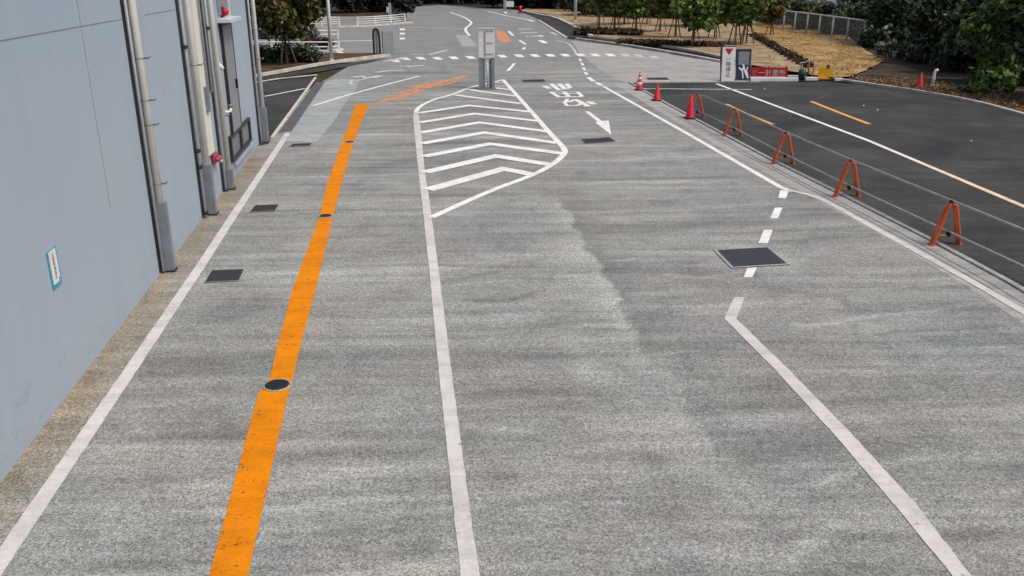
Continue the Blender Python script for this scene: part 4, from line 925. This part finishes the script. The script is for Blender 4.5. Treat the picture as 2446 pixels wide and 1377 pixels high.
# brown low planting along the kerbs
shrub('brown_shrub_row', 1425, 86, [(x, -x * .42 + .1 * math.sin(x * 5), .28, .55, .5, .34) for x in np.arange(-1.2, 3.2, .4)], 2600, .14, 'l_brown', 'low brown shrubs along the kerb left of the young trees', 'shrub row', None, 51)
shrub('brown_shrub_row', 1590, 112, [(x, -x * .5 + .1 * math.sin(x * 5), .18, .5, .4, .24) for x in np.arange(-2.6, 3.4, .4)], 2400, .12, 'l_brown', 'thin brown ground shrubs along the pale pavement kerb', 'shrub row', None, 52)
a, b = G(1800, 92), G(1928, 166); n_ = 16
bl_ = [((b - a).x * (k / n_ - .5), (b - a).y * (k / n_ - .5), .18, .3, .5, .26) for k in range(n_ + 1)]
t = thing('dry_hedge', (a + b) / 2, 'dry brown hedge strip dividing the tan ground from the straw slope', 'hedge'); link('foliage', leaf_mesh('foliage', bl_, 2600, .11, M['l_brown'], seed=53), t)
MB().tube([bl_[0][:2] + (.1,), bl_[-1][:2] + (.1,)], .06, 8).build('log_edging', M['bark'], t)
# right hand shrubs
HG = 'dark shrubs along the right side'
def big(px, py, w, d, h, n, nl, leaf, label, seed, ls=.17, grp=HG): return shrub('dark_shrub', px, py, rb(.95, w, d, h, n, seed), nl, ls, leaf, label, 'shrub', grp, seed)
s1 = big(2110, 112, 1.3, 1.0, 3.6, 22, 6000, 'l_dark', 'dark shrub at the right end of the mesh fence', 61)
s2 = big(2240, 150, 1.6, 1.2, 4.2, 26, 7000, 'l_dark', 'dark shrub behind the slim grey post', 62)
s3 = big(2425, 205, 1.5, 1.0, 3.6, 24, 6500, 'l_green', 'bright green leaved shrub at the right edge of the picture', 63, .19)
BL = 'dense dark evergreen shrub in the mass on the right'
for i_, (p, x, y, s, sz) in enumerate([(s1, 2165, 118, 1.15, 1.3), (s2, 2320, 168, 1.0, 1.0), (s1, 2370, 182, 1.1, 1.2), (s2, 2230, 108, 1.3, 1.5), (s1, 2320, 120, 1.4, 1.6), (s2, 2420, 140, 1.4, 1.5), (s1, 2520, 170, 1.4, 1.5), (s2, 2600, 250, 1.2, 1.3), (s2, 2090, 78, 1.3, 1.1), (s1, 2470, 120, 1.7, 1.8)]):
    put(p, G(x, y), i_ * 1.1, s, BL, sz)
put(s3, G(2135, 92), 1.9, .95, 'lighter green shrub top at the end of the mesh fence', 1.2)
shrub('grey_shrub', 2128, 140, rb(.3, .75, .3, .9, 9, 8), 1000, .11, 'l_pale', 'small grey green shrub at the foot of the dark shrubs', seed=66)
shrub('weed_patch', 2345, 226, rb(.22, 1.1, .35, .3, 10, 9), 900, .10, 'l_green', 'low weeds and cuttings on the verge below the shrubs', 'weeds', None, 67)
# hedge and trees behind the mesh fence
FG = 'hedge trees behind the mesh fence'
f1 = shrub('hedge_tree', 1900, 62, rb(1.0, 2.2, .8, 3.6, 22, 71), 5200, .2, 'l_dark', 'dark hedge behind the mesh fence', 'hedge tree', FG, 71)
for i_, (x, y, s) in enumerate([(1790, 44, 1.2), (1840, 52, 1.0), (1960, 72, .95), (2030, 84, 1.0), (1730, 34, 1.3)]): put(f1, G(x, y), .25 + i_ * .1, s, 'dark hedge behind the mesh fence', s * .62)
f1.scale = (1, 1, .62)
# dark conifer by the far fence, far dark wood
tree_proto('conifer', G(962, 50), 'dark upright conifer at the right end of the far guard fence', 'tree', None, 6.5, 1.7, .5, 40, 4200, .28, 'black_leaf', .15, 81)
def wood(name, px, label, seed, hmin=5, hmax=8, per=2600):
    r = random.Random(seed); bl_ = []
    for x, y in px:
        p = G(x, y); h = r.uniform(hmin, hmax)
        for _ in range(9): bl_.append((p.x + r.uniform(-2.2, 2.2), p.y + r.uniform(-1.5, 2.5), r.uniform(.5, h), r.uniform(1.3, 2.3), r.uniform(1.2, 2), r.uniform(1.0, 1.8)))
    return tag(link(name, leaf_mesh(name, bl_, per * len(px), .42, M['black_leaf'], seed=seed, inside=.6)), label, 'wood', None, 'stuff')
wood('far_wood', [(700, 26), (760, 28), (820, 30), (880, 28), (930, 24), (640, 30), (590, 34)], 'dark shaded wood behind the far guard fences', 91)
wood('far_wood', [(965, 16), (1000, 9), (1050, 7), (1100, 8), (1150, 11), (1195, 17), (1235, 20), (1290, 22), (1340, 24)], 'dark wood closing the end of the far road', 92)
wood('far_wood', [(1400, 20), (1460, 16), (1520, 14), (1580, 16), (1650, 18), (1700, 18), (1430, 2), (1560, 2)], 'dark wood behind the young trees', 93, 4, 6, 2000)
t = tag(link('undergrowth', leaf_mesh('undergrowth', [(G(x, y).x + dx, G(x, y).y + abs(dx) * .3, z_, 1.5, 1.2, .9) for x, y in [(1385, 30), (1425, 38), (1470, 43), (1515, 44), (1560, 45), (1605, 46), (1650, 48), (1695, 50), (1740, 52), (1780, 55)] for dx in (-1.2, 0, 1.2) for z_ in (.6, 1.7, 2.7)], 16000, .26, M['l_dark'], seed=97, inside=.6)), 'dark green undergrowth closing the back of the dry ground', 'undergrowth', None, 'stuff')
# dry grass and leaf litter
def scatter(name, polys, n, size, m, label, cat, seed, up=True, zb_=.135):
    r = np.random.default_rng(seed); V = []
    for px in polys:
        pts = np.array([G(*p)[:2] for p in px]); lo, hi = pts.min(0), pts.max(0); k = 0
        from_ = list(zip(pts, np.roll(pts, -1, 0)))
        while k < n:
            q = lo + r.random(2) * (hi - lo); ins = False
            for p0, p1 in from_:
                if (p0[1] > q[1]) != (p1[1] > q[1]) and q[0] < (p1[0] - p0[0]) * (q[1] - p0[1]) / (p1[1] - p0[1]) + p0[0]: ins = not ins
            if not ins: continue
            k += 1; a_ = r.random() * 6.28; s_ = size * (.5 + r.random()); dx, dy = math.cos(a_) * s_ * .5, math.sin(a_) * s_ * .5
            if up: V += [(q[0] - dx, q[1] - dy, .10), (q[0] + dx, q[1] + dy, .10), (q[0] + dx * 1.5 + dy, q[1] + dy * 1.5, .12 + s_ * .8), (q[0] - dx * .2, q[1], .12 + s_ * .9)]
            else: V += [(q[0] - dx, q[1] - dy, zb_ + r.random() * .05), (q[0] + dy * .6, q[1] - dx * .6, zb_ + .01), (q[0] + dx, q[1] + dy, zb_ + .02 + r.random() * .08), (q[0] - dy * .6, q[1] + dx * .6, zb_ + .02)]
    me_ = bpy.data.meshes.new(name); me_.from_pydata(V, [], [(i, i + 1, i + 2, i + 3) for i in range(0, len(V), 4)]); me_.materials.append(m)
    return tag(link(name, me_), label, cat, None, 'stuff')
scatter('dry_grass', [[(1320, 46), (1414, 88), (1640, 120), (1790, 160), (1930, 176), (1890, 120), (1800, 80), (1700, 30), (1400, 25)], [(1935, 186), (1925, 160), (1800, 80), (2000, 72), (2060, 120), (2110, 152), (2030, 188)]], 1500, .16, M['l_straw'], 'dry tan grass tufts on the open ground', 'grass', 95, False)
scatter('fallen_leaves', [[(2330, 246), (2446, 277), (2600, 320), (2600, 250), (2446, 222), (2360, 228)], [(2060, 201), (2330, 244), (2360, 225), (2230, 195), (2030, 185)]], 1700, .11, M['l_litter'], 'brown fallen leaves along the right hand verge', 'leaves', 96, False, .065)
